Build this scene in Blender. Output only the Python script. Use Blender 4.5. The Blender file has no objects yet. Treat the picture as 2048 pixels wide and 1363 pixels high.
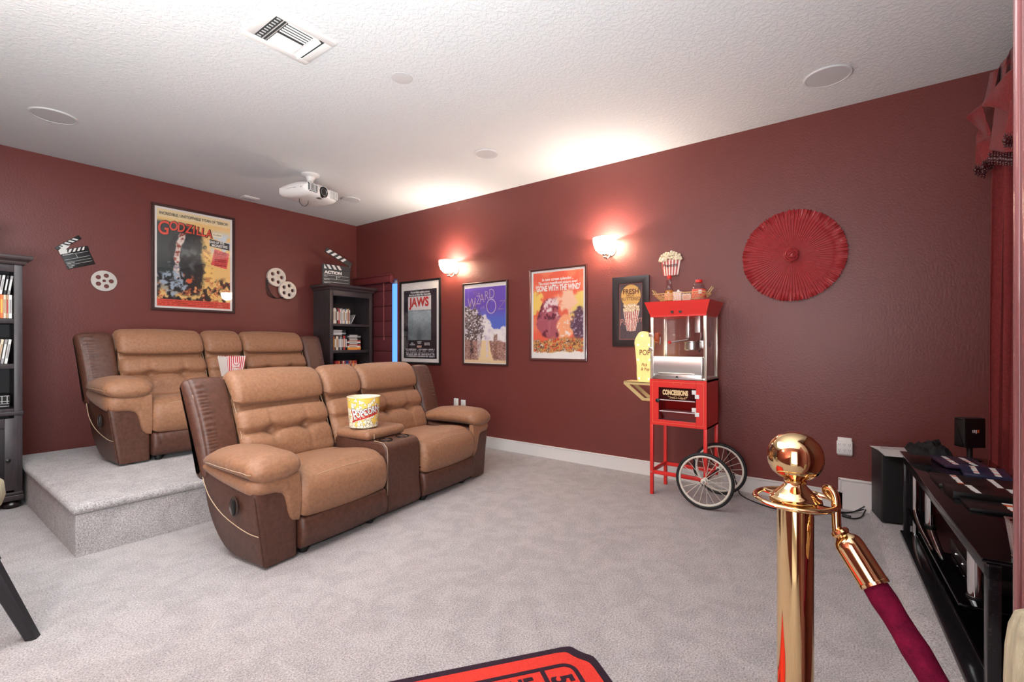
import bpy, bmesh, math, random
import numpy as np
from mathutils import Vector, Matrix, Euler
random.seed(7); RNG = np.random.default_rng(11)
PI = math.pi
SC = bpy.context.scene; COL = SC.collection

# ------------------------------------------------------------------ camera, light, exposure
ROOM_H = 2.823
cam_d = bpy.data.cameras.new('camera'); cam = bpy.data.objects.new('camera', cam_d); COL.objects.link(cam)
cam.location = (-4.064, -5.810, 1.16)
cam.rotation_euler = (PI/2, 0, math.atan2(-0.8, 0.6))
cam_d.sensor_width = 36; cam_d.lens = 36*948/2048; cam_d.shift_y = 4.5/2048
cam_d.clip_start = 0.02; SC.camera = cam
SC.view_settings.view_transform = 'Standard'; SC.view_settings.look = 'None'
SC.view_settings.gamma = 1; SC.view_settings.use_curve_mapping = False
SC.view_settings.exposure = 0.75
W = bpy.data.worlds.new('world'); SC.world = W; W.use_nodes = True
W.node_tree.nodes['Background'].inputs[0].default_value = (0.09, 0.25, 1.0, 1)
W.node_tree.nodes['Background'].inputs[1].default_value = 1.5
def area(name, loc, target, sx, sy, power, color=(1, 1, 1)):
    d = bpy.data.lights.new(name, 'AREA'); d.shape = 'RECTANGLE'; d.size = sx; d.size_y = sy; d.energy = power; d.color = color
    o = bpy.data.objects.new(name, d); COL.objects.link(o); o.location = loc
    o.rotation_euler = (Vector(target)-Vector(loc)).to_track_quat('-Z', 'Y').to_euler(); return o
def lamp(name, loc, power, color, radius=0.03):
    d = bpy.data.lights.new(name, 'POINT'); d.energy = power; d.color = color; d.shadow_soft_size = radius
    o = bpy.data.objects.new(name, d); COL.objects.link(o); o.location = loc; return o
WARM = (1.0, 0.92, 0.85)
area('hall_light', (-5.35, -5.75, 1.15), (-3.2, -4.6, 1.1), 0.95, 2.0, 14, (0.95, 0.99, 1))
area('bounce_fill', (-4.5, -5.3, 1.1), (-4.1, -4.3, 2.82), 0.8, 0.8, 105, (0.87, 0.97, 1))  # added upward fill, standing in for flash bounced off the ceiling
area('ceiling_fill', (-3.4, -3.0, 2.79), (-3.3, -2.9, 0), 1.9, 2.6, 58, (0.92, 0.985, 1))  # added soft fill under the ceiling, no fixture hangs here
SCONCE_W = 15

# ------------------------------------------------------------------ helpers
def lin(c):
    c = np.asarray(c, float)/255.0
    return np.where(c <= 0.04045, c/12.92, ((c+0.055)/1.055)**2.4)
def L4(c): return tuple(float(x) for x in lin(c))+(1.0,)
MATS = {}
def mat(name, col, rough=0.6, metal=0.0, col2=None, nscale=20, ndetail=4, bump=0.0, bscale=200, bdetail=2, spec=0.5, emit=None, estr=0, nlo=0.35, nhi=0.65, sheen=0, coat=0, stretch=None):
    if name in MATS: return MATS[name]
    m = bpy.data.materials.new(name); m.use_nodes = True; MATS[name] = m
    nt = m.node_tree; N = nt.nodes; Lk = nt.links; b = N['Principled BSDF']
    b.inputs['Base Color'].default_value = L4(col); b.inputs['Roughness'].default_value = rough; b.inputs['Metallic'].default_value = metal
    b.inputs['Specular IOR Level'].default_value = spec
    if sheen: b.inputs['Sheen Weight'].default_value = sheen
    if coat: b.inputs['Coat Weight'].default_value = coat; b.inputs['Coat Roughness'].default_value = 0.05
    if emit: b.inputs['Emission Color'].default_value = L4(emit); b.inputs['Emission Strength'].default_value = estr
    if col2 is not None or bump:
        tc = N.new('ShaderNodeTexCoord'); src = tc.outputs['Object']
        if stretch:
            mp = N.new('ShaderNodeMapping'); mp.inputs['Scale'].default_value = stretch; Lk.new(src, mp.inputs['Vector']); src = mp.outputs[0]
    if col2 is not None:
        n = N.new('ShaderNodeTexNoise'); n.inputs['Scale'].default_value = nscale; n.inputs['Detail'].default_value = ndetail; n.inputs['Roughness'].default_value = 0.65
        r = N.new('ShaderNodeValToRGB'); r.color_ramp.elements[0].color = L4(col); r.color_ramp.elements[1].color = L4(col2)
        r.color_ramp.elements[0].position = nlo; r.color_ramp.elements[1].position = nhi
        Lk.new(src, n.inputs['Vector']); Lk.new(n.outputs['Fac'], r.inputs['Fac']); Lk.new(r.outputs['Color'], b.inputs['Base Color'])
    if bump:
        n = N.new('ShaderNodeTexNoise'); n.inputs['Scale'].default_value = bscale; n.inputs['Detail'].default_value = bdetail
        bp = N.new('ShaderNodeBump'); bp.inputs['Strength'].default_value = bump; bp.inputs['Distance'].default_value = 0.004
        Lk.new(src, n.inputs['Vector']); Lk.new(n.outputs['Fac'], bp.inputs['Height']); Lk.new(bp.outputs['Normal'], b.inputs['Normal'])
    return m
def glassmat(name, tint=(255, 255, 255), rough=0.02, refl=1.0, ior=1.45):
    if name in MATS: return MATS[name]
    m = bpy.data.materials.new(name); m.use_nodes = True; MATS[name] = m
    nt = m.node_tree; N = nt.nodes; Lk = nt.links; N.remove(N['Principled BSDF']); out = N['Material Output']
    f = N.new('ShaderNodeFresnel'); ge = N.new('ShaderNodeNewGeometry'); mr = N.new('ShaderNodeMapRange'); mr.inputs['To Min'].default_value = ior; mr.inputs['To Max'].default_value = 1/ior
    Lk.new(ge.outputs['Backfacing'], mr.inputs['Value']); Lk.new(mr.outputs['Result'], f.inputs['IOR'])
    t = N.new('ShaderNodeBsdfTransparent'); t.inputs[0].default_value = L4(tint)
    g = N.new('ShaderNodeBsdfGlossy'); g.inputs['Roughness'].default_value = rough; g.inputs['Color'].default_value = (refl, refl, refl, 1)
    mx = N.new('ShaderNodeMixShader'); Lk.new(f.outputs[0], mx.inputs[0]); Lk.new(t.outputs[0], mx.inputs[1]); Lk.new(g.outputs[0], mx.inputs[2]); Lk.new(mx.outputs[0], out.inputs['Surface'])
    return m
def vcolmat(name, rough=0.45, emit=0.0):
    if name in MATS: return MATS[name]
    m = bpy.data.materials.new(name); m.use_nodes = True; MATS[name] = m
    nt = m.node_tree; b = nt.nodes['Principled BSDF']; b.inputs['Roughness'].default_value = rough
    a = nt.nodes.new('ShaderNodeAttribute'); a.attribute_name = 'Col'; nt.links.new(a.outputs['Color'], b.inputs['Base Color'])
    if emit: nt.links.new(a.outputs['Color'], b.inputs['Emission Color']); b.inputs['Emission Strength'].default_value = emit
    return m

class MB:
    """collects boxes, bars, lathes and lofts into one mesh"""
    def __init__(s): s.bm = bmesh.new()
    def add(s, verts, faces):
        vs = [s.bm.verts.new(v) for v in verts]
        for f in faces:
            try: s.bm.faces.new([vs[i] for i in f])
            except ValueError: pass
        return vs
    def box(s, x0, x1, y0, y1, z0, z1, bev=0.0, seg=2, M=None):
        bm = bmesh.new(); bmesh.ops.create_cube(bm, size=1)
        bmesh.ops.scale(bm, vec=(abs(x1-x0), abs(y1-y0), abs(z1-z0)), verts=bm.verts)
        if bev: bmesh.ops.bevel(bm, geom=bm.edges[:], offset=min(bev, 0.49*min(abs(x1-x0), abs(y1-y0), abs(z1-z0))), segments=seg, profile=0.5, affect='EDGES')
        bmesh.ops.translate(bm, vec=((x0+x1)/2, (y0+y1)/2, (z0+z1)/2), verts=bm.verts)
        if M is not None: bmesh.ops.transform(bm, matrix=M, verts=bm.verts)
        bm.verts.index_update(); s.add([v.co.copy() for v in bm.verts], [[v.index for v in f.verts] for f in bm.faces]); bm.free(); return s
    def prism(s, pts, axis, a, b, bev=0.0, seg=2):
        """polygon pts (2-D) extruded along axis from a to b; axis x: pts=(y,z), y: (x,z), z: (x,y)"""
        def P(p, h): return {'x': (h, p[0], p[1]), 'y': (p[0], h, p[1]), 'z': (p[0], p[1], h)}[axis]
        bm = bmesh.new(); n = len(pts)
        A = [bm.verts.new(P(p, a)) for p in pts]; B = [bm.verts.new(P(p, b)) for p in pts]
        fa = bm.faces.new(A); fb = bm.faces.new(B[::-1])
        for i in range(n): bm.faces.new([A[i], B[i], B[(i+1) % n], A[(i+1) % n]])
        bmesh.ops.recalc_face_normals(bm, faces=bm.faces)
        if bev:
            ed = list(set(fa.edges) | set(fb.edges)); bmesh.ops.bevel(bm, geom=ed, offset=bev, segments=seg, profile=0.5, affect='EDGES')
        bm.verts.index_update(); s.add([v.co.copy() for v in bm.verts], [[v.index for v in f.verts] for f in bm.faces]); bm.free(); return s
    def lathe(s, prof, o=(0, 0, 0), n=24, M=None, cap=True, sx=1, sy=1, a0=0, a1=2*PI):
        full = abs(a1-a0-2*PI) < 1e-6; k = n if full else n+1; vs = []
        for r, z in prof:
            for i in range(k):
                a = a0+(a1-a0)*i/n; v = Vector((r*math.cos(a)*sx, r*math.sin(a)*sy, z))
                if M is not None: v = M @ v
                vs.append(v+Vector(o))
        fs = []
        for j in range(len(prof)-1):
            for i in range(n if full else n):
                i2 = (i+1) % k; fs.append([j*k+i, j*k+i2, (j+1)*k+i2, (j+1)*k+i])
        if cap and full:
            if prof[0][0] > 1e-6: fs.append(list(range(k))[::-1])
            if prof[-1][0] > 1e-6: fs.append([(len(prof)-1)*k+i for i in range(k)])
        s.add(vs, fs); return s
    def cyl(s, p0, p1, r, n=12, r2=None):
        p0 = Vector(p0); p1 = Vector(p1); d = p1-p0; q = d.to_track_quat('Z', 'Y').to_matrix()
        return s.lathe([(r, 0), (r if r2 is None else r2, d.length)], p0, n, q)
    def tube(s, pts, r, n=8, closed=False, flat=1.0):
        pts = [Vector(p) for p in pts]; m = len(pts); vs = []; fs = []; up = None
        for i, p in enumerate(pts):
            a = pts[(i-1) % m] if (closed or i > 0) else p; b = pts[(i+1) % m] if (closed or i < m-1) else p
            d = (b-a).normalized()
            if up is None:
                up = Vector((0, 0, 1)) if abs(d.z) < 0.9 else Vector((1, 0, 0))
            x = d.cross(up).normalized(); up = x.cross(d).normalized()
            rr = r[i] if isinstance(r, (list, tuple)) else r
            for k in range(n):
                t = 2*PI*k/n; vs.append(p+x*rr*math.cos(t)+up*rr*math.sin(t)*flat)
        for i in range(m if closed else m-1):
            for k in range(n): fs.append([i*n+k, i*n+(k+1) % n, ((i+1) % m)*n+(k+1) % n, ((i+1) % m)*n+k])
        if not closed: fs.append(list(range(n))[::-1]); fs.append([(m-1)*n+k for k in range(n)])
        s.add(vs, fs); return s
    def sphere(s, c, r, n=12, sc=(1, 1, 1)):
        prof = [(r*math.sin(PI*i/(n)), -r*math.cos(PI*i/(n))) for i in range(n+1)]
        prof[0] = (1e-5, -r); prof[-1] = (1e-5, r)
        M = Matrix.Diagonal(sc).to_4x4().to_3x3(); return s.lathe(prof, c, n+4, M)
    def build(s, name, m, parent=None, smooth=True, angle=40, loc=None, rot=None):
        bmesh.ops.recalc_face_normals(s.bm, faces=s.bm.faces)
        me = bpy.data.meshes.new(name); s.bm.to_mesh(me); s.bm.free()
        return link(name, me, m, parent, smooth, angle, loc, rot)
def link(name, me, m, parent=None, smooth=True, angle=40, loc=None, rot=None):
    o = bpy.data.objects.new(name, me); COL.objects.link(o)
    if m: me.materials.append(m)
    if smooth:
        me.polygons.foreach_set('use_smooth', [True]*len(me.polygons)); me.set_sharp_from_angle(angle=math.radians(angle))
    if parent: o.parent = parent
    if loc: o.location = loc
    if rot: o.rotation_euler = rot
    return o
def tag(o, label, cat, group=None):
    o['label'] = label; o['category'] = cat
    if group: o['group'] = group
    return o
def thing(name, label, cat, loc=(0, 0, 0), rotz=0.0, group=None):
    o = bpy.data.objects.new(name, None); COL.objects.link(o); o.location = loc; o.rotation_euler = (0, 0, rotz); o.empty_display_size = 0.05
    return tag(o, label, cat, group)
def struct(o): o['kind'] = 'structure'; return o
def dup(root, loc, rotz=None, label=None):
    r = root.copy(); COL.objects.link(r); r.location = loc
    if rotz is not None: r.rotation_euler = (0, 0, rotz)
    if label: r['label'] = label
    for ch in list(root.children):
        c = ch.copy(); COL.objects.link(c); c.parent = r
        for g in ch.children:
            d = g.copy(); COL.objects.link(d); d.parent = c
    return r
def text(s, size, m, parent, loc, rot=(PI/2, 0, 0), ext=0.0006, name='lettering', align='CENTER', sx=1.0, shear=0.0, bold=0.0, space=1.0):
    cu = bpy.data.curves.new('t', 'FONT'); cu.body = s; cu.size = size; cu.align_x = align; cu.align_y = 'CENTER'; cu.extrude = ext; cu.shear = shear; cu.offset = bold; cu.space_character = space; cu.resolution_u = 3
    t = bpy.data.objects.new('t', cu); COL.objects.link(t); dg = bpy.context.evaluated_depsgraph_get()
    me = bpy.data.meshes.new_from_object(t.evaluated_get(dg)); bpy.data.objects.remove(t); bpy.data.curves.remove(cu)
    o = link(name, me, m, parent, smooth=False, loc=loc, rot=rot); o.scale = (sx, 1, 1); me.name = name; return o
def join_text(objs, name='lettering'):
    """several lettering meshes of one print joined into one part"""
    par = objs[0].parent; m = objs[0].data.materials[0]; bm = bmesh.new()
    for o in objs:
        M = Matrix.LocRotScale(o.location, o.rotation_euler, o.scale); b2 = bmesh.new(); b2.from_mesh(o.data); bmesh.ops.transform(b2, matrix=M, verts=b2.verts)
        b2.verts.index_update(); vs = [bm.verts.new(v.co) for v in b2.verts]
        for f in b2.faces:
            try: bm.faces.new([vs[v.index] for v in f.verts])
            except ValueError: pass
        b2.free(); bpy.data.objects.remove(o)
    me = bpy.data.meshes.new(name); bm.to_mesh(me); bm.free(); return link(name, me, m, par, smooth=False)
def cr(pts, n, closed=True):
    """Catmull-Rom resampling by arc length"""
    P = np.array(pts, float); m = len(P); out = []
    segs = m if closed else m-1
    for i in range(segs):
        p0 = P[(i-1) % m] if closed or i > 0 else P[i]; p1 = P[i]; p2 = P[(i+1) % m]; p3 = P[(i+2) % m] if closed or i < m-2 else P[(i+1) % m]
        for t in np.linspace(0, 1, 16, endpoint=False):
            out.append(0.5*((2*p1)+(-p0+p2)*t+(2*p0-5*p1+4*p2-p3)*t*t+(-p0+3*p1-3*p2+p3)*t**3))
    if not closed: out.append(P[-1])
    Q = np.array(out); R = np.vstack([Q, Q[:1]]) if closed else Q
    d = np.r_[0, np.cumsum(np.linalg.norm(np.diff(R, axis=0), axis=1))]
    s = np.linspace(0, d[-1], n, endpoint=not closed)
    return np.stack([np.interp(s, d, R[:, k]) for k in range(P.shape[1])], 1)
def loft(prof, u0, u1, r=0.04, N=72, M=26, disp=None, crown=0.0, warp=None, close=True):
    """closed (v, w) profile swept along x from u0 to u1 with rounded ends; disp(v, w, t) pushes along the outline's normal"""
    Q = cr(prof, N); nx = np.roll(Q, -1, 0)-np.roll(Q, 1, 0); nx /= np.linalg.norm(nx, axis=1)[:, None]+1e-9
    ar = 0.5*np.sum(Q[:, 0]*np.roll(Q[:, 1], -1)-np.roll(Q[:, 0], -1)*Q[:, 1])
    nm = np.stack([nx[:, 1], -nx[:, 0]], 1)*(1 if ar > 0 else -1)
    tt = 0.5-0.5*np.cos(np.linspace(0, PI, M)); Wd = u1-u0; verts = []
    for t in tt:
        u = u0+Wd*t; e = min(t, 1-t)*Wd; x = max(0.0, 1-e/r) if r > 0 else 0
        off = -r*(1-math.sqrt(max(0, 1-x*x)))*np.ones(N)+crown*(1-(2*t-1)**2)
        if disp is not None: off = off+disp(Q[:, 0], Q[:, 1], t)
        R = Q+nm*off[:, None]
        for a in R: verts.append((u, a[0], a[1]))
    if warp: verts = [warp(*v) for v in verts]
    faces = []
    for j in range(M-1):
        for i in range(N): faces.append([j*N+i, j*N+(i+1) % N, (j+1)*N+(i+1) % N, (j+1)*N+i])
    faces.append(list(range(N))[::-1]); faces.append([(M-1)*N+i for i in range(N)])
    return verts, faces
def fbm(U, V, scale, seed=0, oct=4):
    out = np.zeros_like(U); amp = 1; tot = 0
    for o in range(oct):
        g = np.random.default_rng(seed*17+o).random((67, 67)); s = scale*2**o
        x = (U*s) % 64; y = (V*s) % 64; xi = x.astype(int); yi = y.astype(int); fx = x-xi; fy = y-yi; fx = fx*fx*(3-2*fx); fy = fy*fy*(3-2*fy)
        out += amp*((g[yi, xi]*(1-fx)+g[yi, xi+1]*fx)*(1-fy)+(g[yi+1, xi]*(1-fx)+g[yi+1, xi+1]*fx)*fy); tot += amp; amp *= 0.55
    return out/tot
def mixc(A, B, f): return A*(1-f[..., None])+np.asarray(B, float)*f[..., None] if np.ndim(B) == 1 else A*(1-f[..., None])+B*f[..., None]
def sst(x, a, b):
    t = np.clip((x-a)/(b-a), 0, 1); return t*t*(3-2*t)
def poly_mask(U, V, pts):
    ins = np.zeros(U.shape, bool); n = len(pts)
    for i in range(n):
        x1, y1 = pts[i]; x2, y2 = pts[(i+1) % n]
        c = ((y1 > V) != (y2 > V)) & (U < (x2-x1)*(V-y1)/(y2-y1+1e-12)+x1); ins ^= c
    return ins.astype(float)
def painted(name, w, h, nx, ny, fn, parent, y=0.0, x0=None, z0=0.0, m=None, shape=None):
    """a flat print: grid in the x-z plane facing -y with printed colours per vertex"""
    u = np.linspace(0, 1, nx+1); v = np.linspace(0, 1, ny+1); U, V = np.meshgrid(u, v); C = np.clip(fn(U, V), 0, 255)
    x0 = -w/2 if x0 is None else x0
    if shape: P = shape(U, V).reshape(-1, 3)
    else: P = np.stack([x0+U*w, np.full_like(U, y), z0+V*h], -1).reshape(-1, 3)
    k = nx+1; I = np.arange(ny*nx); a = (I//nx)*k+I % nx
    F = np.stack([a, a+1, a+k+1, a+k], 1).tolist(); me = bpy.data.meshes.new(name); me.from_pydata(P.tolist(), [], F)
    at = me.color_attributes.new('Col', 'FLOAT_COLOR', 'POINT'); c4 = np.ones((P.shape[0], 4), np.float32); c4[:, :3] = lin(C).reshape(-1, 3); at.data.foreach_set('color', c4.ravel())
    return link(name, me, m or vcolmat('print'), parent, smooth=bool(shape))
def ring_frame(mb, w, h, b, y0, y1, z0=0.0, prof=None):
    """mitred rectangular frame, outer w x h, centred on x, standing on z0; prof: list of (inset, y)"""
    prof = prof or [(0, y1), (0, y0), (b*0.25, y0-0.002), (b, y0+0.004), (b, y1)]
    vs = []; n = len(prof)
    for i, y in prof: vs += [(-w/2+i, y, z0+i), (w/2-i, y, z0+i), (w/2-i, y, z0+h-i), (-w/2+i, y, z0+h-i)]
    fs = []
    for j in range(n):
        j2 = (j+1) % n
        for k in range(4): fs.append([j*4+k, j*4+(k+1) % 4, j2*4+(k+1) % 4, j2*4+k])
    mb.add(vs, fs); return mb

# ------------------------------------------------------------------ materials
M_white = mat('white_paint', (232, 229, 226), 0.45)
M_black = mat('black_plastic', (24, 23, 24), 0.45)
M_blackm = mat('black_satin', (16, 15, 16), 0.3)
M_brass = mat('polished_brass', (228, 194, 146), 0.06, 1.0)
M_chrome = mat('chrome', (225, 225, 225), 0.12, 1.0)
M_steel = mat('brushed_steel', (205, 203, 200), 0.32, 1.0)
M_red = mat('red_enamel', (226, 48, 42), 0.35)
M_tan = mat('tan_suede', (130, 88, 62), 0.5, col2=(158, 111, 80), nscale=55, ndetail=10, nlo=0.3, nhi=0.7, bump=0.35, bscale=420, sheen=0.08)
M_brown = mat('brown_leather', (66, 38, 29), 0.40, col2=(96, 60, 46), nscale=40, ndetail=8, nlo=0.3, nhi=0.72, bump=0.3, bscale=420)
M_thread = mat('cream_thread', (196, 168, 138), 0.7)
M_seam = mat('dark_seam', (66, 40, 30), 0.8)
M_espresso = mat('espresso_wood', (52, 45, 47), 0.42, col2=(66, 57, 59), nscale=6, stretch=(8, 8, 1), bump=0.05, bscale=60)
M_glass = glassmat('clear_glass')
M_pframe = mat('mahogany_frame', (62, 34, 32), 0.3)
M_cream = mat('cream_print', (238, 228, 200), 0.5)
M_txtw = mat('white_ink', (236, 234, 230), 0.5); M_txtk = mat('black_ink', (26, 22, 22), 0.5); M_txtr = mat('red_ink', (196, 40, 36), 0.5)
M_gold = mat('gold_paint', (214, 188, 132), 0.4, 0.3)
M_beige = mat('beige_fabric', (168, 158, 132), 0.85, col2=(142, 132, 108), nscale=30, bump=0.4, bscale=300, stretch=(3, 3, 0.4))
M_trim = mat('rosy_gloss_trim', (122, 76, 77), 0.25, coat=0.6)
M_burg = mat('burgundy_semigloss', (112, 46, 48), 0.35, bump=0.06, bscale=60)
M_velvet = mat('burgundy_velvet', (110, 12, 46), 0.8, col2=(84, 6, 36), nscale=60, bump=0.3, bscale=900, spec=0.1)
M_drape = mat('red_drape', (132, 38, 37), 0.85, col2=(112, 28, 30), nscale=90, sheen=0.1, bump=0.3, bscale=700)
# ------------------------------------------------------------------ the room
def carpet_mat():
    m = mat('grey_carpet', (170, 161, 160), 0.95, spec=0.1); nt = m.node_tree; N = nt.nodes; Lk = nt.links; b = N['Principled BSDF']
    tc = N.new('ShaderNodeTexCoord'); gm = N.new('ShaderNodeNewGeometry')
    n1 = N.new('ShaderNodeTexNoise'); n1.inputs['Scale'].default_value = 150; n1.inputs['Detail'].default_value = 3; n1.inputs['Roughness'].default_value = 0.8
    n2 = N.new('ShaderNodeTexNoise'); n2.inputs['Scale'].default_value = 9; n2.inputs['Detail'].default_value = 4; n2.inputs['Distortion'].default_value = 0.8
    r1 = N.new('ShaderNodeValToRGB'); r1.color_ramp.elements[0].position = 0.3; r1.color_ramp.elements[1].position = 0.7
    r1.color_ramp.elements[0].color = L4((112, 103, 103)); r1.color_ramp.elements[1].color = L4((222, 215, 214))
    r2 = N.new('ShaderNodeValToRGB'); r2.color_ramp.elements[0].position = 0.36; r2.color_ramp.elements[1].position = 0.62
    r2.color_ramp.elements[0].color = (0.85, 0.845, 0.845, 1); r2.color_ramp.elements[1].color = (1, 1, 1, 1)
    mx = N.new('ShaderNodeMixRGB'); mx.blend_type = 'MULTIPLY'; mx.inputs[0].default_value = 1
    for n in (n1, n2): Lk.new(gm.outputs['Position'], n.inputs['Vector'])
    Lk.new(n1.outputs['Fac'], r1.inputs[0]); Lk.new(n2.outputs['Fac'], r2.inputs[0]); Lk.new(r1.outputs[0], mx.inputs[1]); Lk.new(r2.outputs[0], mx.inputs[2]); Lk.new(mx.outputs[0], b.inputs['Base Color'])
    bp = N.new('ShaderNodeBump'); bp.inputs['Strength'].default_value = 0.7; bp.inputs['Distance'].default_value = 0.006
    Lk.new(n1.outputs['Fac'], bp.inputs['Height']); Lk.new(bp.outputs['Normal'], b.inputs['Normal']); b.inputs['Sheen Weight'].default_value = 0.2
    return m
M_carpet = carpet_mat()
M_wall = mat('burgundy_wall', (113, 54, 49), 0.42, bump=0.35, bscale=75, bdetail=3, spec=0.5)
M_ceil = mat('knockdown_ceiling', (222, 224, 225), 0.85, spec=0.2)
def knockdown():
    nt = M_ceil.node_tree; N = nt.nodes; b = N['Principled BSDF']; tc = N.new('ShaderNodeTexCoord'); n = N.new('ShaderNodeTexNoise'); n.inputs['Scale'].default_value = 46; n.inputs['Detail'].default_value = 4; n.inputs['Distortion'].default_value = 0.6
    r = N.new('ShaderNodeValToRGB'); r.color_ramp.elements[0].position = 0.46; r.color_ramp.elements[1].position = 0.56; bp = N.new('ShaderNodeBump'); bp.inputs['Strength'].default_value = 0.45; bp.inputs['Distance'].default_value = 0.003
    nt.links.new(tc.outputs['Object'], n.inputs['Vector']); nt.links.new(n.outputs['Fac'], r.inputs[0]); nt.links.new(r.outputs[0], bp.inputs['Height']); nt.links.new(bp.outputs['Normal'], b.inputs['Normal'])
knockdown()
XL, YF = -4.9, -6.6
struct(MB().box(XL-0.1, 0.1, YF-0.1, 0.1, -0.1, 0).build('floor', M_carpet, smooth=False))
struct(MB().box(XL-0.1, 0.1, YF-0.1, 0.1, ROOM_H, ROOM_H+0.1).build('ceiling', M_ceil, smooth=False))
struct(MB().box(XL-0.1, 0.1, 0, 0.1, 0, ROOM_H).build('wall_back', M_wall, smooth=False))
WY0, WY1, WZ0, WZ1 = -0.885, -0.06, 0.75, 2.0
w = MB()
w.box(0, 0.12, WY1, 0.0, 0, ROOM_H); w.box(0, 0.12, YF-0.1, WY0, 0, ROOM_H); w.box(0, 0.12, WY0, WY1, 0, WZ0); w.box(0, 0.12, WY0, WY1, WZ1, ROOM_H)
struct(w.build('wall_right', M_wall, smooth=False))
w = MB(); w.box(XL-0.1, 0.1, YF-0.1, YF, 0, ROOM_H); struct(w.build('wall_front', M_wall, smooth=False))
w = MB(); w.box(XL-0.1, XL, -5.3, 0, 0, ROOM_H); w.box(XL-0.1, XL, YF, -6.2, 0, ROOM_H); w.box(XL-0.1, XL, -6.2, -5.3, 2.1, ROOM_H); struct(w.build('wall_left', M_wall, smooth=False))
# hall seen only in reflections, through the doorway behind the camera
M_hall = mat('hall_paint', (225, 220, 212), 0.7)
w = MB(); w.box(XL-1.5, XL-1.4, -6.6, -4.9, 0, 2.4); w.box(XL-1.5, XL-0.1, -6.7, -6.6, 0, 2.4); w.box(XL-1.5, XL-0.1, -4.9, -4.8, 0, 2.4); w.box(XL-1.5, XL-0.1, -6.7, -4.8, 2.4, 2.5); w.box(XL-1.5, XL-0.1, -6.7, -4.8, -0.1, 0)
struct(w.build('wall_hall', M_hall, smooth=False))
# wall end at the right edge of the picture
w = MB(); w.box(-3.42, -3.30, YF, -5.961, 0, ROOM_H); struct(w.build('wall_partition', M_burg, smooth=False))
w = MB(); w.box(-3.43, -3.294, -5.963, -5.951, 0, ROOM_H, 0.003); w.box(-3.335, -3.298, -5.954, -5.943, 0, ROOM_H, 0.005, 3); w.box(-3.324, -3.312, -5.946, -5.938, 0, ROOM_H, 0.004, 3)
w.box(-3.40, -3.35, -5.954, -5.943, 0, ROOM_H, 0.005, 3); struct(w.build('trim_1', M_trim))
# baseboard on the right wall with its raised end
M_base = mat('white_baseboard', (222, 217, 214), 0.4)
b = MB()
b.prism([(-5.669, 0), (-0.75, 0), (-0.75, 0.12), (-5.669, 0.12)], 'x', -0.014, 0, 0.0)
b.box(-0.020, 0, -5.669, -0.75, 0.112, 0.124, 0.004)
b.box(-0.014, 0, -5.86, -5.645, 0.0, 0.205); b.box(-0.020, 0, -5.86, -5.645, 0.200, 0.216, 0.004); b.box(-0.020, 0, -5.662, -5.645, 0.112, 0.214, 0.004)
struct(b.build('baseboard_right', M_base))
# window with a folded shade
wf = MB(); wf.box(0.085, 0.115, WY0, WY1, WZ0, WZ0+0.04); wf.box(0.085, 0.115, WY0, WY1, WZ1-0.04, WZ1); wf.box(0.085, 0.115, WY0, WY0+0.012, WZ0, WZ1); wf.box(0.085, 0.115, WY1-0.03, WY1, WZ0, WZ1)
win = struct(wf.build('window_1', M_white, smooth=False))
struct(MB().box(0.098, 0.102, WY0+0.01, WY1-0.03, WZ0+0.04, WZ1-0.04).build('pane', M_glass, win, smooth=False))
M_shade = mat('burgundy_shade', (98, 40, 46), 0.6, bump=0.3, bscale=160)
sh = thing('window_shade', 'burgundy folding window shade with bluish daylight leaking past its right edge', 'blind', (0, 0, 0))
zs = [1.96, 1.86, 1.655, 1.453, 1.248, 1.053, 0.86, 0.76]
for k in range(len(zs)-1):
    MB().box(0.004, 0.022, -0.748, -0.065, zs[k+1]+0.004, zs[k]-0.004, 0.007, 2).build('shade_panel', M_shade, sh)
MB().box(0.022, 0.026, -0.752, -0.063, 0.76, 1.99).build('light_block_sheet', M_shade, sh, smooth=False)  # added sheet, keeps daylight from leaking between the panels
v = MB(); v.box(-0.055, -0.03, -0.80, -0.004, 1.965, 2.066, 0.006); v.box(-0.055, -0.001, -0.815, -0.795, 1.955, 2.07, 0.006); v.box(-0.068, -0.02, -0.82, -0.003, 2.05, 2.072, 0.008); v.build('valance', M_burg, sh)
MB().cyl((-0.012, -0.625, 1.97), (-0.012, -0.625, 1.225), 0.0035, 6).build('pull_cord', mat('pink_cord', (170, 90, 88), 0.6), sh)
MB().cyl((-0.012, -0.625, 1.235), (-0.012, -0.625, 1.205), 0.007, 8).build('cord_tassel', MATS['pink_cord'], sh)
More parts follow.
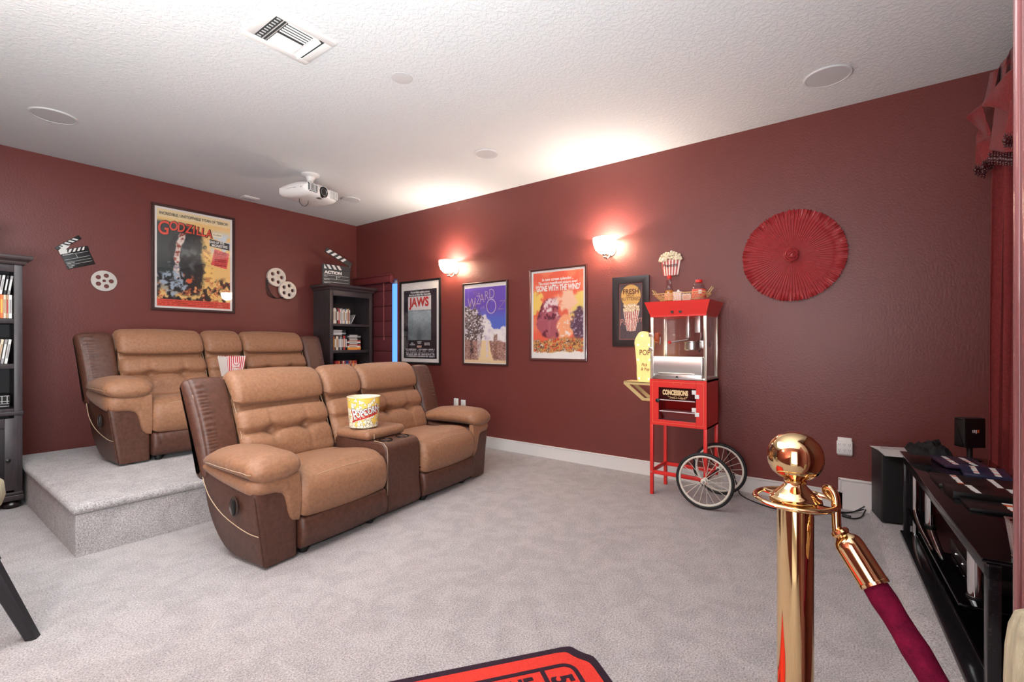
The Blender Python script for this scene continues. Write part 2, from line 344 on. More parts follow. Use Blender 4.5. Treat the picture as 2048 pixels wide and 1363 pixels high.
# carpeted platform under the rear loveseat and the low stage along the front
def carpet_block(name, x0, x1, y0, y1, h, lip, th, label):
    t = MB(); t.box(x0, x1, y0, y1, 0, h-th)
    o = thing(name, label, 'platform')
    t.build('riser', M_carpet, o, smooth=False)
    MB().box(x0-lip, x1, y0-lip, y1, h-th, h, th*0.48, 5).build('tread', M_carpet, o)
    return o
carpet_block('carpeted_platform', -3.43, -0.8, -2.386, -0.5, 0.285, 0.018, 0.055, 'raised grey carpeted platform with rounded lip under the rear loveseat')
def stage():
    o = thing('carpeted_stage', 'low grey carpeted step running along under the black media console', 'platform')
    pr = [(-5.835, 0.0), (-5.841, 0.028), (-5.863, 0.052), (-5.90, 0.06), (-6.55, 0.06), (-6.55, 0.0)]
    def wp(x, y, z): return (x, y+0.082*(x+0.2), z)
    vs = []; fs = []; xs = np.linspace(-0.03, -3.25, 12); n = len(pr)
    for x in xs: vs += [wp(x, p[0], p[1]) for p in pr]
    for j in range(len(xs)-1):
        for i in range(n): fs.append([j*n+i, j*n+(i+1) % n, (j+1)*n+(i+1) % n, (j+1)*n+i])
    fs += [list(range(n)), [(len(xs)-1)*n+i for i in range(n)]]
    m = MB(); m.add([(x, max(y, YF+0.02), z) for x, y, z in vs], fs); m.build('tread', M_carpet, o, angle=60)
stage()
# ceiling fittings
def speaker(cx, cy, r, label):
    o = thing('ceiling_speaker', label, 'speaker', (cx, cy, ROOM_H), 0, 'round speakers in the ceiling')
    MB().lathe([(r, -0.001), (r, -0.006), (r*0.97, -0.010), (r*0.90, -0.010), (r*0.885, -0.006), (r*0.885, -0.001)], n=48).build('rim', mat('speaker_rim', (216, 216, 216), 0.6), o)
    MB().lathe([(1e-4, -0.0085), (r*0.885, -0.0075), (r*0.885, -0.001)], n=40).build('grille', mat('speaker_grille', (204, 205, 206), 0.7, bump=0.5, bscale=600), o)
speaker(-3.303, -1.05, 0.135, 'round white ceiling speaker at the far left, above the tall left bookcase')
speaker(-0.523, -5.611, 0.13, 'round white ceiling speaker near the red curtain at right')
speaker(-0.871, -3.135, 0.105, 'round white ceiling speaker in the middle, between the projector and the right wall')
speaker(-0.80, -1.03, 0.105, 'round white ceiling speaker partly hidden behind the projector')
o = thing('ceiling_cover_plate', 'small plain round white plate on the ceiling near the air vent', 'plate', (-2.099, -3.473, ROOM_H))
MB().lathe([(1e-4, -0.0042), (0.060, -0.0040), (0.0655, -0.003), (0.066, -0.0005)], n=40).build('disc', mat('plate_white', (206, 206, 206), 0.6), o)
o = thing('ceiling_vent_plate', 'small flat square white vent plate on the ceiling near the back wall', 'vent', (-1.527, -0.164, ROOM_H))
MB().box(-0.085, 0.085, -0.06, 0.06, -0.012, 0, 0.004).build('plate', M_white, o); MB().box(-0.06, 0.06, -0.035, 0.035, -0.016, -0.011, 0.003).build('louver', mat('plate_white', (214, 211, 209)), o)
def vent():
    o = thing('air_vent', 'white rectangular ceiling air register with curved metal louvers', 'vent', (-2.724, -3.293, ROOM_H))
    w, h = 0.36, 0.33
    f = MB(); b = 0.045
    for (x0, x1, y0, y1) in ((-w/2, w/2, -h/2, -h/2+b), (-w/2, w/2, h/2-b, h/2), (-w/2, -w/2+b, -h/2+b, h/2-b), (w/2-b, w/2, -h/2+b, h/2-b)): f.box(x0, x1, y0, y1, -0.008, -0.0005, 0.002)
    f.build('frame', M_white, o)
    MB().box(-w/2+b, w/2-b, -h/2+b, h/2-b, -0.0035, -0.0005).build('duct', mat('duct_dark', (58, 58, 58), 0.8), o, smooth=False)
    def blade(p0, p1, tip, dr=0.010, name='louver'):
        p0 = Vector(p0); p1 = Vector(p1); d = (p1-p0).normalized(); s = Vector(tip); vs = []; fs = []; K = 6
        for j in range(K+1):
            a = j/K*1.1; off = s*math.sin(a)+Vector((0, 0, -1))*dr*(1-math.cos(a))/0.55
            for q in (p0, p1):
                for t in (0, 0.0012): vs.append(q+off+Vector((0, 0, -0.004-t)))
        for j in range(K):
            a = j*4; fs += [[a, a+2, a+6, a+4], [a+1, a+5, a+7, a+3], [a, a+4, a+5, a+1], [a+2, a+3, a+7, a+6]]
        m = MB(); m.add(vs, fs); return m.build(name, M_white, o)
    x0, x1, y0, y1 = -w/2+b, w/2-b, -h/2+b, h/2-b
    # three sets: left set, middle set across, right broad blade
    M_v2 = mat('vent_white', (196, 196, 196), 0.5)
    blade((x0+0.045, y0, 0), (x0+0.045, y1, 0), (-0.012, 0, 0), 0.006); blade((x0+0.062, y0, 0), (x0+0.062, y1, 0), (-0.010, 0, 0), 0.006)
    for k in range(5): blade((x0+0.066, y0+0.004+k*0.022, 0), (x1-0.062, y0+0.004+k*0.022, 0), (0, 0.007, 0), 0.004)
    for k in range(5): blade((x0+0.066, y0+0.125+k*0.022, 0), (x1-0.062, y0+0.125+k*0.022, 0), (0, 0.024, 0), 0.008)
    blade((x1-0.060, y0, 0), (x1-0.060, y1, 0), (0.040, 0, 0), 0.016)
    for k in range(9): MB().box(x0+0.010, x0+0.030, y0+0.012+k*0.026, y0+0.020+k*0.026, -0.006, -0.003).build('vane', M_v2, o, smooth=False)
vent()
def projector():
    o = thing('ceiling_projector', 'white home projector hanging from the ceiling on a round mount', 'projector', (-1.515, -1.41, 2.625), math.radians(14))
    m = MB(); m.lathe([(0.085, 0.198), (0.085, 0.185), (0.07, 0.176), (0.045, 0.170), (0.035, 0.14), (0.03, 0.11), (0.06, 0.10), (0.06, 0.085)], n=28); m.build('ceiling_mount', M_white, o)
    m = MB()
    for sx in (-1, 1):
        for sy in (-1, 1): m.tube([(0, 0, 0.10), (sx*0.05, sy*0.05, 0.10), (sx*0.11, sy*0.10, 0.085), (sx*0.12, sy*0.11, 0.06)], 0.008, 6)
    m.build('mount_arm', M_white, o)
    prof = [(-0.165, -0.035), (-0.172, 0.01), (-0.16, 0.05), (-0.05, 0.075), (0.09, 0.07), (0.20, 0.045), (0.215, 0.0), (0.19, -0.045), (0.02, -0.066), (-0.11, -0.062)]
    v, f = loft(prof, -0.218, 0.218, 0.070, 56, 30)
    m = MB(); m.add(v, f); m.build('body', mat('projector_white', (236, 232, 229), 0.35), o)
    for cx, nm in ((-0.125, 0), (0.128, 1)):
        g = MB(); g.box(cx-0.058, cx+0.058, -0.178, -0.12, -0.032, 0.052, 0.02, 4); gr = g.build('grille', mat('vent_grey', (38, 36, 35), 0.7) if nm == 0 else mat('vent_light', (150, 148, 147), 0.6), o)
        for k in range(7):
            x = cx-0.048+k*0.016; MB().box(x-0.0025, x+0.0025, -0.181, -0.16, -0.028, 0.048, 0.002).build('slat', MATS['projector_white'], gr)
    M = Matrix.Rotation(PI/2, 3, 'X')
    ln = MB().lathe([(0.052, 0.0), (0.052, 0.03), (0.044, 0.036), (0.040, 0.030)], (0.0, -0.145, 0.004), 32, M).build('lens_ring', M_blackm, o)
    MB().lathe([(0.040, 0.028), (0.034, 0.032), (0.028, 0.022)], (0, -0.145, 0.004), 32, M).build('ring', M_steel, ln)
    MB().lathe([(1e-4, 0.030), (0.018, 0.026), (0.028, 0.020)], (0, -0.145, 0.004), 28, M).build('lens', mat('lens_glass', (10, 10, 16), 0.05, coat=1), ln)
    MB().tube([(-0.115, 0.02, -0.06), (-0.118, 0.02, -0.10), (-0.09, 0.015, -0.128), (-0.055, 0.01, -0.128), (-0.03, 0.0, -0.10), (-0.028, 0, -0.066)], 0.003, 6).build('cable', M_black, o)
    MB().box(-0.05, 0.0, -0.163, -0.12, -0.062, -0.056, 0.002).build('badge', M_steel, o)
projector()
# ------------------------------------------------------------------ loveseats
def sofa(loc, deg, label, dscale=1.0, az=0.0):
    o = thing('reclining_loveseat', label, 'loveseat', loc, math.radians(deg), 'two tone brown reclining loveseats'); L = 2.05
    rn = np.random.default_rng(3)
    def sc(v): return [(a*dscale if a > 0 else a, b) for a, b in v]
    seg = [(0.195, 0.845), (0.852, 1.198), (1.205, 1.855)]
    # arms
    for side in (0, 1):
        def wp(u, v, w, side=side):
            k = max(0, min(1, (w-0.02)/0.43)); k2 = max(0, min(1, (0.12-u)/0.12))
            u2 = u-(0.062-0.05*max(0, min(1, (v/dscale-0.1)/0.45)))*k*k2
            return ((L-u2) if side else u2, v, w)
        pr = sc([(0.02, 0.016), (0.0, 0.03), (0.0, 0.2), (0.0, 0.40), (0.04, 0.438), (0.4, 0.448), (0.51, 0.455), (0.55, 0.43), (0.535, 0.33), (0.49, 0.21), (0.41, 0.10), (0.31, 0.032), (0.15, 0.017)])
        v, f = loft(pr, 0.0, 0.192, 0.016, 84, 16, warp=wp); m = MB(); m.add(v, f); a = m.build('arm', M_brown, o, angle=50)
        m = MB()
        def pth(s): return 0.565*dscale*(1-s)-0.048*s
        pts = []; R = []
        for s in np.linspace(0, 1, 90):
            y = pth(s); zc = np.interp(s, [0, 0.25, 0.55, 0.85, 1], [0.505+az, 0.534+az, 0.540+az, 0.532+az, 0.508+az])
            e = min(1, (1-max(0, (s-0.86)/0.14)**2.2)**0.5 if s > 0.86 else 1)*np.interp(s, [0, 0.05, 0.22, 0.5, 1], [0.25, 0.55, 0.85, 1, 1]); e = max(e, 0.05)
            pts.append((0.066, y, zc)); R.append(e)
        vs = []; n = 32
        for (x, y, z), e in zip(pts, R):
            for k in range(n):
                t = 2*PI*k/n; c, s_ = math.cos(t), math.sin(t)
                x = 0.066+0.03*max(0, y/dscale-0.12)/0.45; px = math.copysign(abs(c)**0.9, c)*0.150*(0.45+0.55*e)*min(1, e*2.2); pz = math.copysign(abs(s_)**0.95, s_)*0.072*e
                cz_ = math.exp(-((((y+0.02)/0.043) % 1)-0.5)**2/0.012)*(1 if y < 0.27 else 0)*max(0, min(1, (0.35-s_)/0.5))*(1 if c < 0.75 else 0); px *= 1-0.05*cz_; pz *= 1-0.09*cz_; wr = 0
                xx = x+px*(1+wr*6); vs.append(((L-xx) if side else xx, y, z+pz+wr))
        fs = [[j*n+i, j*n+(i+1) % n, (j+1)*n+(i+1) % n, (j+1)*n+i] for j in range(len(pts)-1) for i in range(n)]
        fs += [list(range(n)), [(len(pts)-1)*n+i for i in range(n)]]
        m.add(vs, fs); pad = m.build('arm_pad', M_tan, o, angle=60)
        # stitched seam round the outside of the pad
        st = MB(); q = []
        for s in np.linspace(0.16, 0.93, 24):
            j = s*29; y = pth(s); zc = np.interp(s, [0, 0.25, 0.55, 0.85, 1], [0.505+az, 0.534+az, 0.540+az, 0.532+az, 0.508+az])-0.004-0.010*math.sin(s*PI)
            e = np.interp(s, [0, 0.05, 0.22, 0.5, 1], [0.25, 0.55, 0.85, 1, 1]); 
            x = 0.066+0.03*max(0, y/dscale-0.12)/0.45-0.1505*(0.45+0.55*e)*(1 if s < 0.86 else (1-((s-0.86)/0.14)**2.2)**0.5)-0.0005; q.append(((L-x) if side else x, y, zc))
        st.tube(q, 0.0015, 5); st.build('stitching', M_thread, pad)
        # lighter band under the pad, running down the inner front edge
        m = MB(); path = []
        for y in np.linspace(0.555*dscale, 0.055, 26): path.append((-0.056+0.052*max(0, y/dscale-0.055)/0.5, y, -1, 0))
        for t in np.linspace(0, PI/2, 10)[1:]: path.append((0.004-0.060*math.cos(t), 0.052-0.058*math.sin(t), -math.cos(t), -math.sin(t)))
        for x in np.linspace(0.004, 0.196, 44)[1:]: path.append((x, -0.006, 0, -1))
        lowx = [-0.07, 0.0, 0.06, 0.095, 0.112, 0.122, 0.13, 0.142, 0.160, 0.197]; loww = [0.398, 0.392, 0.388, 0.374, 0.350, 0.31, 0.27, 0.235, 0.213, 0.204]
        vs = []; K = 14
        for (x, y, nx_, ny_) in path:
            if ny_ == 0: lo = np.interp(y/dscale, [0.0, 0.12, 0.3, 0.45, 0.56], [0.398, 0.402, 0.416, 0.434, 0.458])
            else: lo = np.interp(x, lowx, loww)
            hi = 0.476+az+0.024*max(0, min(1, (y/dscale-0.1)/0.4))*(ny_ == 0)
            for k in range(K+1):
                f_ = k/K; bul = 0.017*math.sqrt(max(0, math.sin(PI*f_)))+0.001; z = lo+(hi-lo)*f_; X = x+nx_*bul; vs.append(((L-X) if side else X, y+ny_*bul, z))
            for k in range(2):
                X = x-nx_*0.03; vs.append(((L-X) if side else X, y-ny_*0.03, (hi, lo)[k]))
        n_ = K+3; fs = [[j*n_+i, j*n_+(i+1) % n_, (j+1)*n_+(i+1) % n_, (j+1)*n_+i] for j in range(len(path)-1) for i in range(n_)]+[list(range(n_)), [(len(path)-1)*n_+i for i in range(n_)]]
        m.add(vs, fs); m.build('arm_trim', M_tan, o, angle=60)
        if side == 0:
            q = [(-0.020, 0.540*dscale, 0.435), (-0.026, 0.50*dscale, 0.375), (-0.034, 0.43*dscale, 0.315), (-0.038, 0.32*dscale, 0.255), (-0.0365, 0.2*dscale, 0.215), (-0.034, 0.08*dscale, 0.19), (-0.031, -0.002, 0.186)]
            q = cr(q, 40, False); MB().tube([tuple(p) for p in q], 0.0022, 5).build('stitching', M_thread, o)
            M = Matrix.Rotation(-PI/2, 3, 'Y')
            lv = MB().lathe([(1e-4, 0.001), (0.036, 0.001), (0.040, 0.006), (0.034, 0.010), (0.030, 0.004), (1e-4, 0.003)], (-0.045, 0.18, 0.315), 24, M, sx=1.35).build('recline_lever', mat('lever_plate', (58, 42, 36), 0.45), o)
            MB().box(-0.058, -0.048, 0.165, 0.188, 0.275, 0.35, 0.006).build('lever_grip', M_black, lv)
            s2 = MB(); s2.tube([(-0.064+0.062*(1-z/0.45), -0.002, z) for z in np.linspace(0.03, 0.39, 14)], 0.0035, 5); s2.build('corner_piping', M_brown, o)
    # seats, footrests
    for i in (0, 2):
        u0, u1 = seg[i]
        def ds(v, w, t): 
            edge = np.exp(-min(t, 1-t)/0.05)
            front = np.clip((0.02-v)/0.06, 0, 1)
            d = 0.0016*np.sin(t*120+4*np.sin(w*20))*front*math.exp(-((t-0.62)/0.25)**2)-0.004*np.exp(-((v-0.02)**2+(w-0.43)**2)/0.00012)
            top = np.clip((w-0.42)/0.03, 0, 1)*(v > 0.05)
            return d-0.006*top*math.exp(-((t-0.5)/0.02)**2)*np.exp(-((v-0.18)/0.10)**2)-0.003*edge*np.abs(np.sin(w*60))
        pr = sc([(0.02, 0.213), (-0.025, 0.228), (-0.045, 0.30), (-0.035, 0.375), (0.005, 0.425), (0.08, 0.455), (0.2, 0.455), (0.36, 0.435), (0.52, 0.415), (0.53, 0.3), (0.3, 0.22)])
        v, f = loft(pr, u0, u1, 0.045, 110, 46, ds, crown=0.014); m = MB(); m.add(v, f); s = m.build('seat', M_tan, o, angle=60)
        q = [(u0+(u1-u0)*t, -0.002-0.012*(1-(2*t-1)**2), 0.418+0.012*(1-(2*t-1)**2)-0.03*abs(2*t-1)**6) for t in np.linspace(0.04, 0.96, 30)]
        MB().tube(q, 0.0014, 5).build('stitching', M_thread, s)
        def df(v, w, t): return 0.0022*np.sin(t*95+w*25)*np.clip((w-0.06)/0.14, 0, 1)*(v < 0.02)
        pr = [(0.03, 0.042), (-0.02, 0.05), (-0.036, 0.10), (-0.033, 0.165), (-0.012, 0.203), (0.05, 0.208), (0.07, 0.12)]
        v, f = loft(pr, u0+0.002, u1-0.002, 0.02, 60, 44, df, crown=0.008); m = MB(); m.add(v, f); m.build('footrest', M_brown, o, angle=60)
        MB().box(u0, u1, 0.05, 0.6*dscale, 0.06, 0.22).build('seat_base', M_black, o, smooth=False)
        for fu in (u0+0.06, u1-0.1): MB().lathe([(0.022, 0), (0.026, 0.02), (0.018, 0.065)], (fu, 0.04, 0.0), 12).build('foot', M_black, o)
    for fu in (0.09, L-0.09):
        for fv in (0.06, 0.24): MB().lathe([(0.02, 0), (0.022, 0.03)], (fu, fv, 0), 10).build('foot', M_black, o)
    # backs
    top = [(0.61, 0.775), (0.585, 0.80), (0.592, 0.87), (0.635, 0.945), (0.70, 0.985), (0.745, 0.972), (0.765, 0.93)]
    for i in range(3):
        u0, u1 = seg[i]
        pr = sc([(0.47, 0.43), (0.475, 0.50), (0.495, 0.56), (0.532, 0.615), (0.525, 0.655), (0.548, 0.71), (0.585, 0.755)]+top+[(0.725, 0.80), (0.65, 0.58), (0.60, 0.42)])
        def db(v, w, t, i=i):
            fm = (v < 0.66*dscale)*(w < 0.95)
            d = -0.030*np.exp(-((w-0.765)/0.014)**2)*fm*(1 if 0.03 < t < 0.97 else 0.6)
            if i != 1:
                for tu in (0.31, 0.69): 
                    d = d-0.034*np.exp(-((w-0.612)/0.03)**2)*math.exp(-((t-tu)/0.07)**2)*fm-0.008*math.exp(-((t-tu)/0.014)**2)*(w < 0.75)*fm
                d = d-0.014*np.exp(-((w-0.612)/0.009)**2)*fm
            ed = min(t, 1-t)*(u1-u0)
            d = d-0.006*np.sin(w*165+0.6*math.sin(w.mean()*10))**2*math.exp(-ed/0.03)*(w > 0.5)
            return d
        v, f = loft(pr, u0, u1, 0.05, 150, 60, db, crown=0.012); m = MB(); m.add(v, f); b = m.build('back_cushion', M_tan, o, angle=70)
        for uu in (u0+0.012, u1-0.012):
            st = [(0.49, 0.45), (0.52, 0.56), (0.56, 0.68), (0.61, 0.78), (0.635, 0.88), (0.68, 0.95)]
            if i != 1: MB().tube([(uu, a*dscale+0.012, b_) for a, b_ in st], 0.0015, 5).build('stitching', M_thread, b)
    # dark side wings of the back
    for side in (0, 1):
        pr = sc([(0.50, 0.42), (0.515, 0.52), (0.55, 0.66), (0.60, 0.80), (0.645, 0.90), (0.68, 0.945), (0.715, 0.942), (0.735, 0.905), (0.715, 0.80), (0.635, 0.56), (0.585, 0.405), (0.54, 0.40)])
        def dw(v, w, t): return 0.0028*np.sin(w*270+3*np.sin(w*31))*math.exp(-((t-0.30)/0.10)**2)*(w > 0.43)*(w < 0.93)-0.006*math.exp(-((t-0.16)/0.02)**2)
        def wp(u, v, w, side=side):
            k = 0.05*max(0, (w-0.42)/0.5)**1.5*0.4
            u = u-k*max(0, (0.19-u)/0.2); return ((L-u) if side else u, v, w)
        v, f = loft(pr, -0.035, 0.19, 0.045, 220, 44, dw, warp=wp, crown=0.01); m = MB(); m.add(v, f); wgn = m.build('back_wing', M_brown, o, angle=70)
        q = [wp(-0.008, a*dscale-0.004, b_) for a, b_ in [(0.512, 0.46), (0.545, 0.60), (0.585, 0.74), (0.63, 0.86), (0.67, 0.925)]]
        MB().tube(q, 0.0017, 5).build('stitching', M_thread, wgn)
    # console between the seats
    u0, u1 = 0.856, 1.194
    pr = sc([(0.0, 0.03), (-0.002, 0.2), (-0.002, 0.42), (0.006, 0.462), (0.035, 0.488), (0.08, 0.492), (0.3, 0.495), (0.5, 0.49), (0.5, 0.2), (0.5, 0.03), (0.2, 0.03)])
    v, f = loft(pr, u0, u1, 0.016, 110, 18); m = MB(); m.add(v, f); c = m.build('console', M_brown, o, angle=50)
    for uu in (u0+0.012,):
        q = [(uu-0.003, a, b_) for a, b_ in [(-0.001, 0.04), (-0.004, 0.2), (-0.004, 0.42), (0.003, 0.462), (0.035, 0.491), (0.12, 0.497)]]; MB().tube(q, 0.0017, 5).build('stitching', M_thread, c)
    lb = MB().box(u0-0.02, u1+0.02, 0.15*dscale, 0.48*dscale, 0.494, 0.562, 0.033, 6)
    for q_ in lb.bm.verts:
        if q_.co.z > 0.54: q_.co.z += 0.010*(1-((q_.co.x-(u0+u1)/2)/0.19)**2)*(1-((q_.co.y-0.315*dscale)/0.17)**2)
    lid = lb.build('console_lid', M_tan, o, angle=60)
    MB().tube([(u0+0.035, 0.147*dscale, 0.50), (u0+0.035, 0.147*dscale, 0.53), (u0+0.036, 0.168*dscale, 0.558), (u0+0.037, 0.21*dscale, 0.566), (u0+0.037, 0.44*dscale, 0.566)], 0.0015, 5).build('stitching', M_thread, lid)
    for k in (-1, 1):
        cx = (u0+u1)/2+k*0.082
        MB().lathe([(0.049, 0.0), (0.049, 0.006), (0.043, 0.008), (0.041, 0.002), (0.039, 0.0015), (1e-4, 0.0012)], (cx, 0.092, 0.4905), 28).build('cup_holder', mat('cup_black', (18, 14, 13), 0.25), c)
    return o
sofa((-2.894, -3.359, 0), 7.2, 'brown reclining loveseat in front on the floor holding the tall round popcorn bucket', 1.0, -0.010)
sofa((-3.055, -1.58, 0.2865), 4, 'brown reclining loveseat at the back on the carpeted platform', 1.05, 0.022)
def bucket():
    x, y, z = -2.003, -2.948, 0.574
    o = thing('popcorn_bucket', 'tall round yellow popcorn bucket with red and white lettering on the front loveseat console', 'bucket', (x, y, z), math.radians(-34))
    h, r0, r1 = 0.212, 0.097, 0.113
    def shape(U, V):
        a = -PI/2+(U-0.5)*2*PI; r = r0+(r1-r0)*V; return np.stack([r*np.cos(a), r*np.sin(a), V*h], -1)
    rg = np.random.default_rng(5); ks = []
    for k in range(420):
        u = rg.random(); v = rg.random()**1.6*0.62
        if rg.random() < 0.10: v = 0.55+0.4*rg.random()
        ks.append((u, v, 0.018+0.012*rg.random(), 6.28*rg.random()))
    def fn(U, V):
        C = np.ones(U.shape+(3,))*np.array([244, 204, 92]); X = U*2*PI*0.105; Y = V*h
        for u, v, r, a in ks:
            for dx in (0, -1, 1):
                dX = X-(u+dx)*2*PI*0.105; dY = Y-v*h; d = np.hypot(dX, dY); th = np.arctan2(dY, dX); R = r*0.45*(1+0.32*np.cos(3*th+a))
                C = mixc(C, [60, 46, 20], (np.abs(d-R) < 0.0012).astype(float)); C = mixc(C, [250, 240, 214], (d < R-0.0006).astype(float)); C = mixc(C, [90, 70, 30], (np.hypot(dX-0.002*math.cos(a), dY-0.002*math.sin(a)) < 0.0012).astype(float))
        return mixc(C, [246, 240, 226], (V > 0.975).astype(float))
    painted('side', 0.2, h, 330, 100, fn, o, m=vcolmat('print_gloss', 0.35), shape=shape)
    MB().lathe([(r0-0.002, 0.001), (r0-0.001, 0.002), (r1-0.003, h), (r1+0.002, h), (r1+0.002, h-0.005), (r1-0.001, h-0.006)], n=48, cap=False).build('rim', M_cream, o)
    MB().lathe([(1e-4, 0.0005), (r0, 0.0005)], n=48, cap=False).build('base', M_cream, o)
    # slanted lettering wrapped round the front
    def wrap(ob, dr):
        for v in ob.data.vertices:
            s, zz = v.co.x, v.co.y; a = -PI/2+s/0.106; r = r0+(r1-r0)*zz/h+dr+max(0, v.co.z)
            v.co = (r*math.cos(a), r*math.sin(a), zz)
        ob.location = (0, 0, 0); ob.rotation_euler = (0, 0, 0); ob.scale = (1, 1, 1)
    def flat(s, size, m, x, y, rot, bold, z): 
        t = text(s, size, m, o, (0, 0, 0), (0, 0, 0), ext=0.0002, bold=bold); c, sn = math.cos(rot), math.sin(rot)
        for v in t.data.vertices: vx, vy = v.co.x*0.86, v.co.y*1.35; v.co.x = x+vx*c-vy*sn; v.co.y = y+vx*sn+vy*c
        wrap(t, z); return t
    for m_, bo_, z_, dx, dy, nm in ((M_txtr, 0.0052, 0.0006, -0.004, -0.007, 'lettering_shadow'), (M_txtk, 0.0042, 0.0010, 0, 0, 'lettering_outline'), (M_txtw, 0.0016, 0.0014, 0, 0, 'lettering')):
        flat('P', 0.078, m_, -0.066+dx, 0.092+dy, 0.26, bo_, z_).name = nm; flat('OPCORN', 0.047, m_, 0.026+dx, 0.112+dy, 0.26, bo_*0.8, z_).name = nm
    bar = MB(); N = 14; pts = [(-0.088+0.195*i/N, 0.046+0.052*i/N) for i in range(N+1)]
    vs = []; fs = []
    for i, (a, b) in enumerate(pts): vs += [(a, b-0.005-0.005*(i < 2), 0), (a, b+0.005, 0)]
    for i in range(N): fs.append([2*i, 2*i+2, 2*i+3, 2*i+1])
    bar.add(vs, fs); bo = bar.build('underline', M_txtr, o, smooth=False); wrap(bo, 0.0008)
bucket()
def carton():
    o = thing('popcorn_carton', 'square red and white striped popcorn carton on the rear loveseat console', 'carton', (-2.145, -1.185, 0.861), math.radians(5))
    h, b, t = 0.185, 0.060, 0.082
    M_card = mat('white_card', (236, 232, 226), 0.6)
    def face(rot, striped):
        def shape(U, V):
            n = 8; sc = (0.012*np.abs(np.sin(U*PI*n)))*(V > 0.99); hw = b+(t-b)*V; X = (U-0.5)*2*hw; Y = -hw; Z = V*(h-0.012)+sc
            c, s = math.cos(rot), math.sin(rot); return np.stack([X*c-Y*s, X*s+Y*c, Z], -1)
        def fn(U, V):
            C = np.ones(U.shape+(3,))*np.array([238, 233, 228])
            if striped:
                C = mixc(C, [206, 40, 44], ((U*9.0+0.25) % 1 < 0.5).astype(float)); d = np.hypot((U-0.5)*1.0, (V-0.52)*1.15)
                C = mixc(C, [240, 236, 232], (d < 0.235).astype(float)); C = mixc(C, [206, 40, 44], ((d < 0.215) & (d > 0.195)).astype(float))
            return C
        painted('panel', 1, 1, 96, 60, fn, o, m=vcolmat('print_gloss', 0.35), shape=shape)
    for k in range(4): face(k*PI/2, k % 2 == 0)
    MB().box(-b, b, -b, b, 0.0005, 0.002).build('base', M_card, o, smooth=False)
    tl = math.atan2(t-b, h)
    a = text('POP', 0.021, M_txtr, o, (0, -0.0738, 0.103), (PI/2+tl, 0, 0), bold=0.0006); c = text('CORN', 0.021, M_txtr, o, (0, -0.0710, 0.080), (PI/2+tl, 0, 0), bold=0.0006)
    join_text([a, c])
carton()
# ------------------------------------------------------------------ wall decorations
BK, RT = 0.0, -PI/2       # facing of things on the back wall and on the right wall
def rows(C, U, V, u0, u1, v0, v1, n, col, seed, fill=0.5):
    """illegibly small print: broken rows of ink"""
    hh = (v1-v0)/n
    for k in range(n):
        b = v1-(k+0.25)*hh; band = ((V < b) & (V > b-hh*0.5) & (U > u0) & (U < u1)).astype(float)
        br = (fbm(U, V*0+k*0.37, 55, seed+k, 2) > 1-fill-0.1).astype(float); C = mixc(C, col, band*br)
    return C
def poster(label, loc, rotz, w, h, fn, nx, ny, fb=0.022, margin=(0.02, 0.02, 0.02, 0.02), mcol=(232, 226, 222), m=None, tilt=0.0, group='framed film posters'):
    o = thing('framed_poster', label, 'poster', loc, rotz, group)
    if tilt: o.rotation_euler = (tilt, 0, rotz)
    ring_frame(MB(), w, h, fb, -0.022, -0.001).build('frame', m or M_pframe, o, angle=30)
    MB().box(-w/2+fb*0.6, w/2-fb*0.6, -0.006, -0.001, fb*0.6, h-fb*0.6).build('mount', mat('mount_'+str(mcol), mcol, 0.6), o, smooth=False)
    l, r, b, t = margin; pw = w-2*fb-l-r; ph = h-2*fb-b-t
    painted('print', pw, ph, nx, ny, fn, o, y=-0.0065, x0=-w/2+fb+l, z0=fb+b)
    MB().box(-w/2+fb*0.8, w/2-fb*0.8, -0.0125, -0.0115, fb*0.8, h-fb*0.8).build('glass', M_glass, o, smooth=False)
    o['px0'] = -w/2+fb+l; o['pz0'] = fb+b; o['pw'] = pw; o['ph'] = ph
    return o
def ptext(o, s, u, v, size, m, sx=1.0, bold=0.0, name='lettering', y=-0.0075, rot=0.0, space=1.0, shear=0.0, align='CENTER'):
    return text(s, size, m, o, (o['px0']+u*o['pw'], y, o['pz0']+v*o['ph']), (PI/2, -rot, 0), 0.0003, name, align, sx, shear, bold, space)
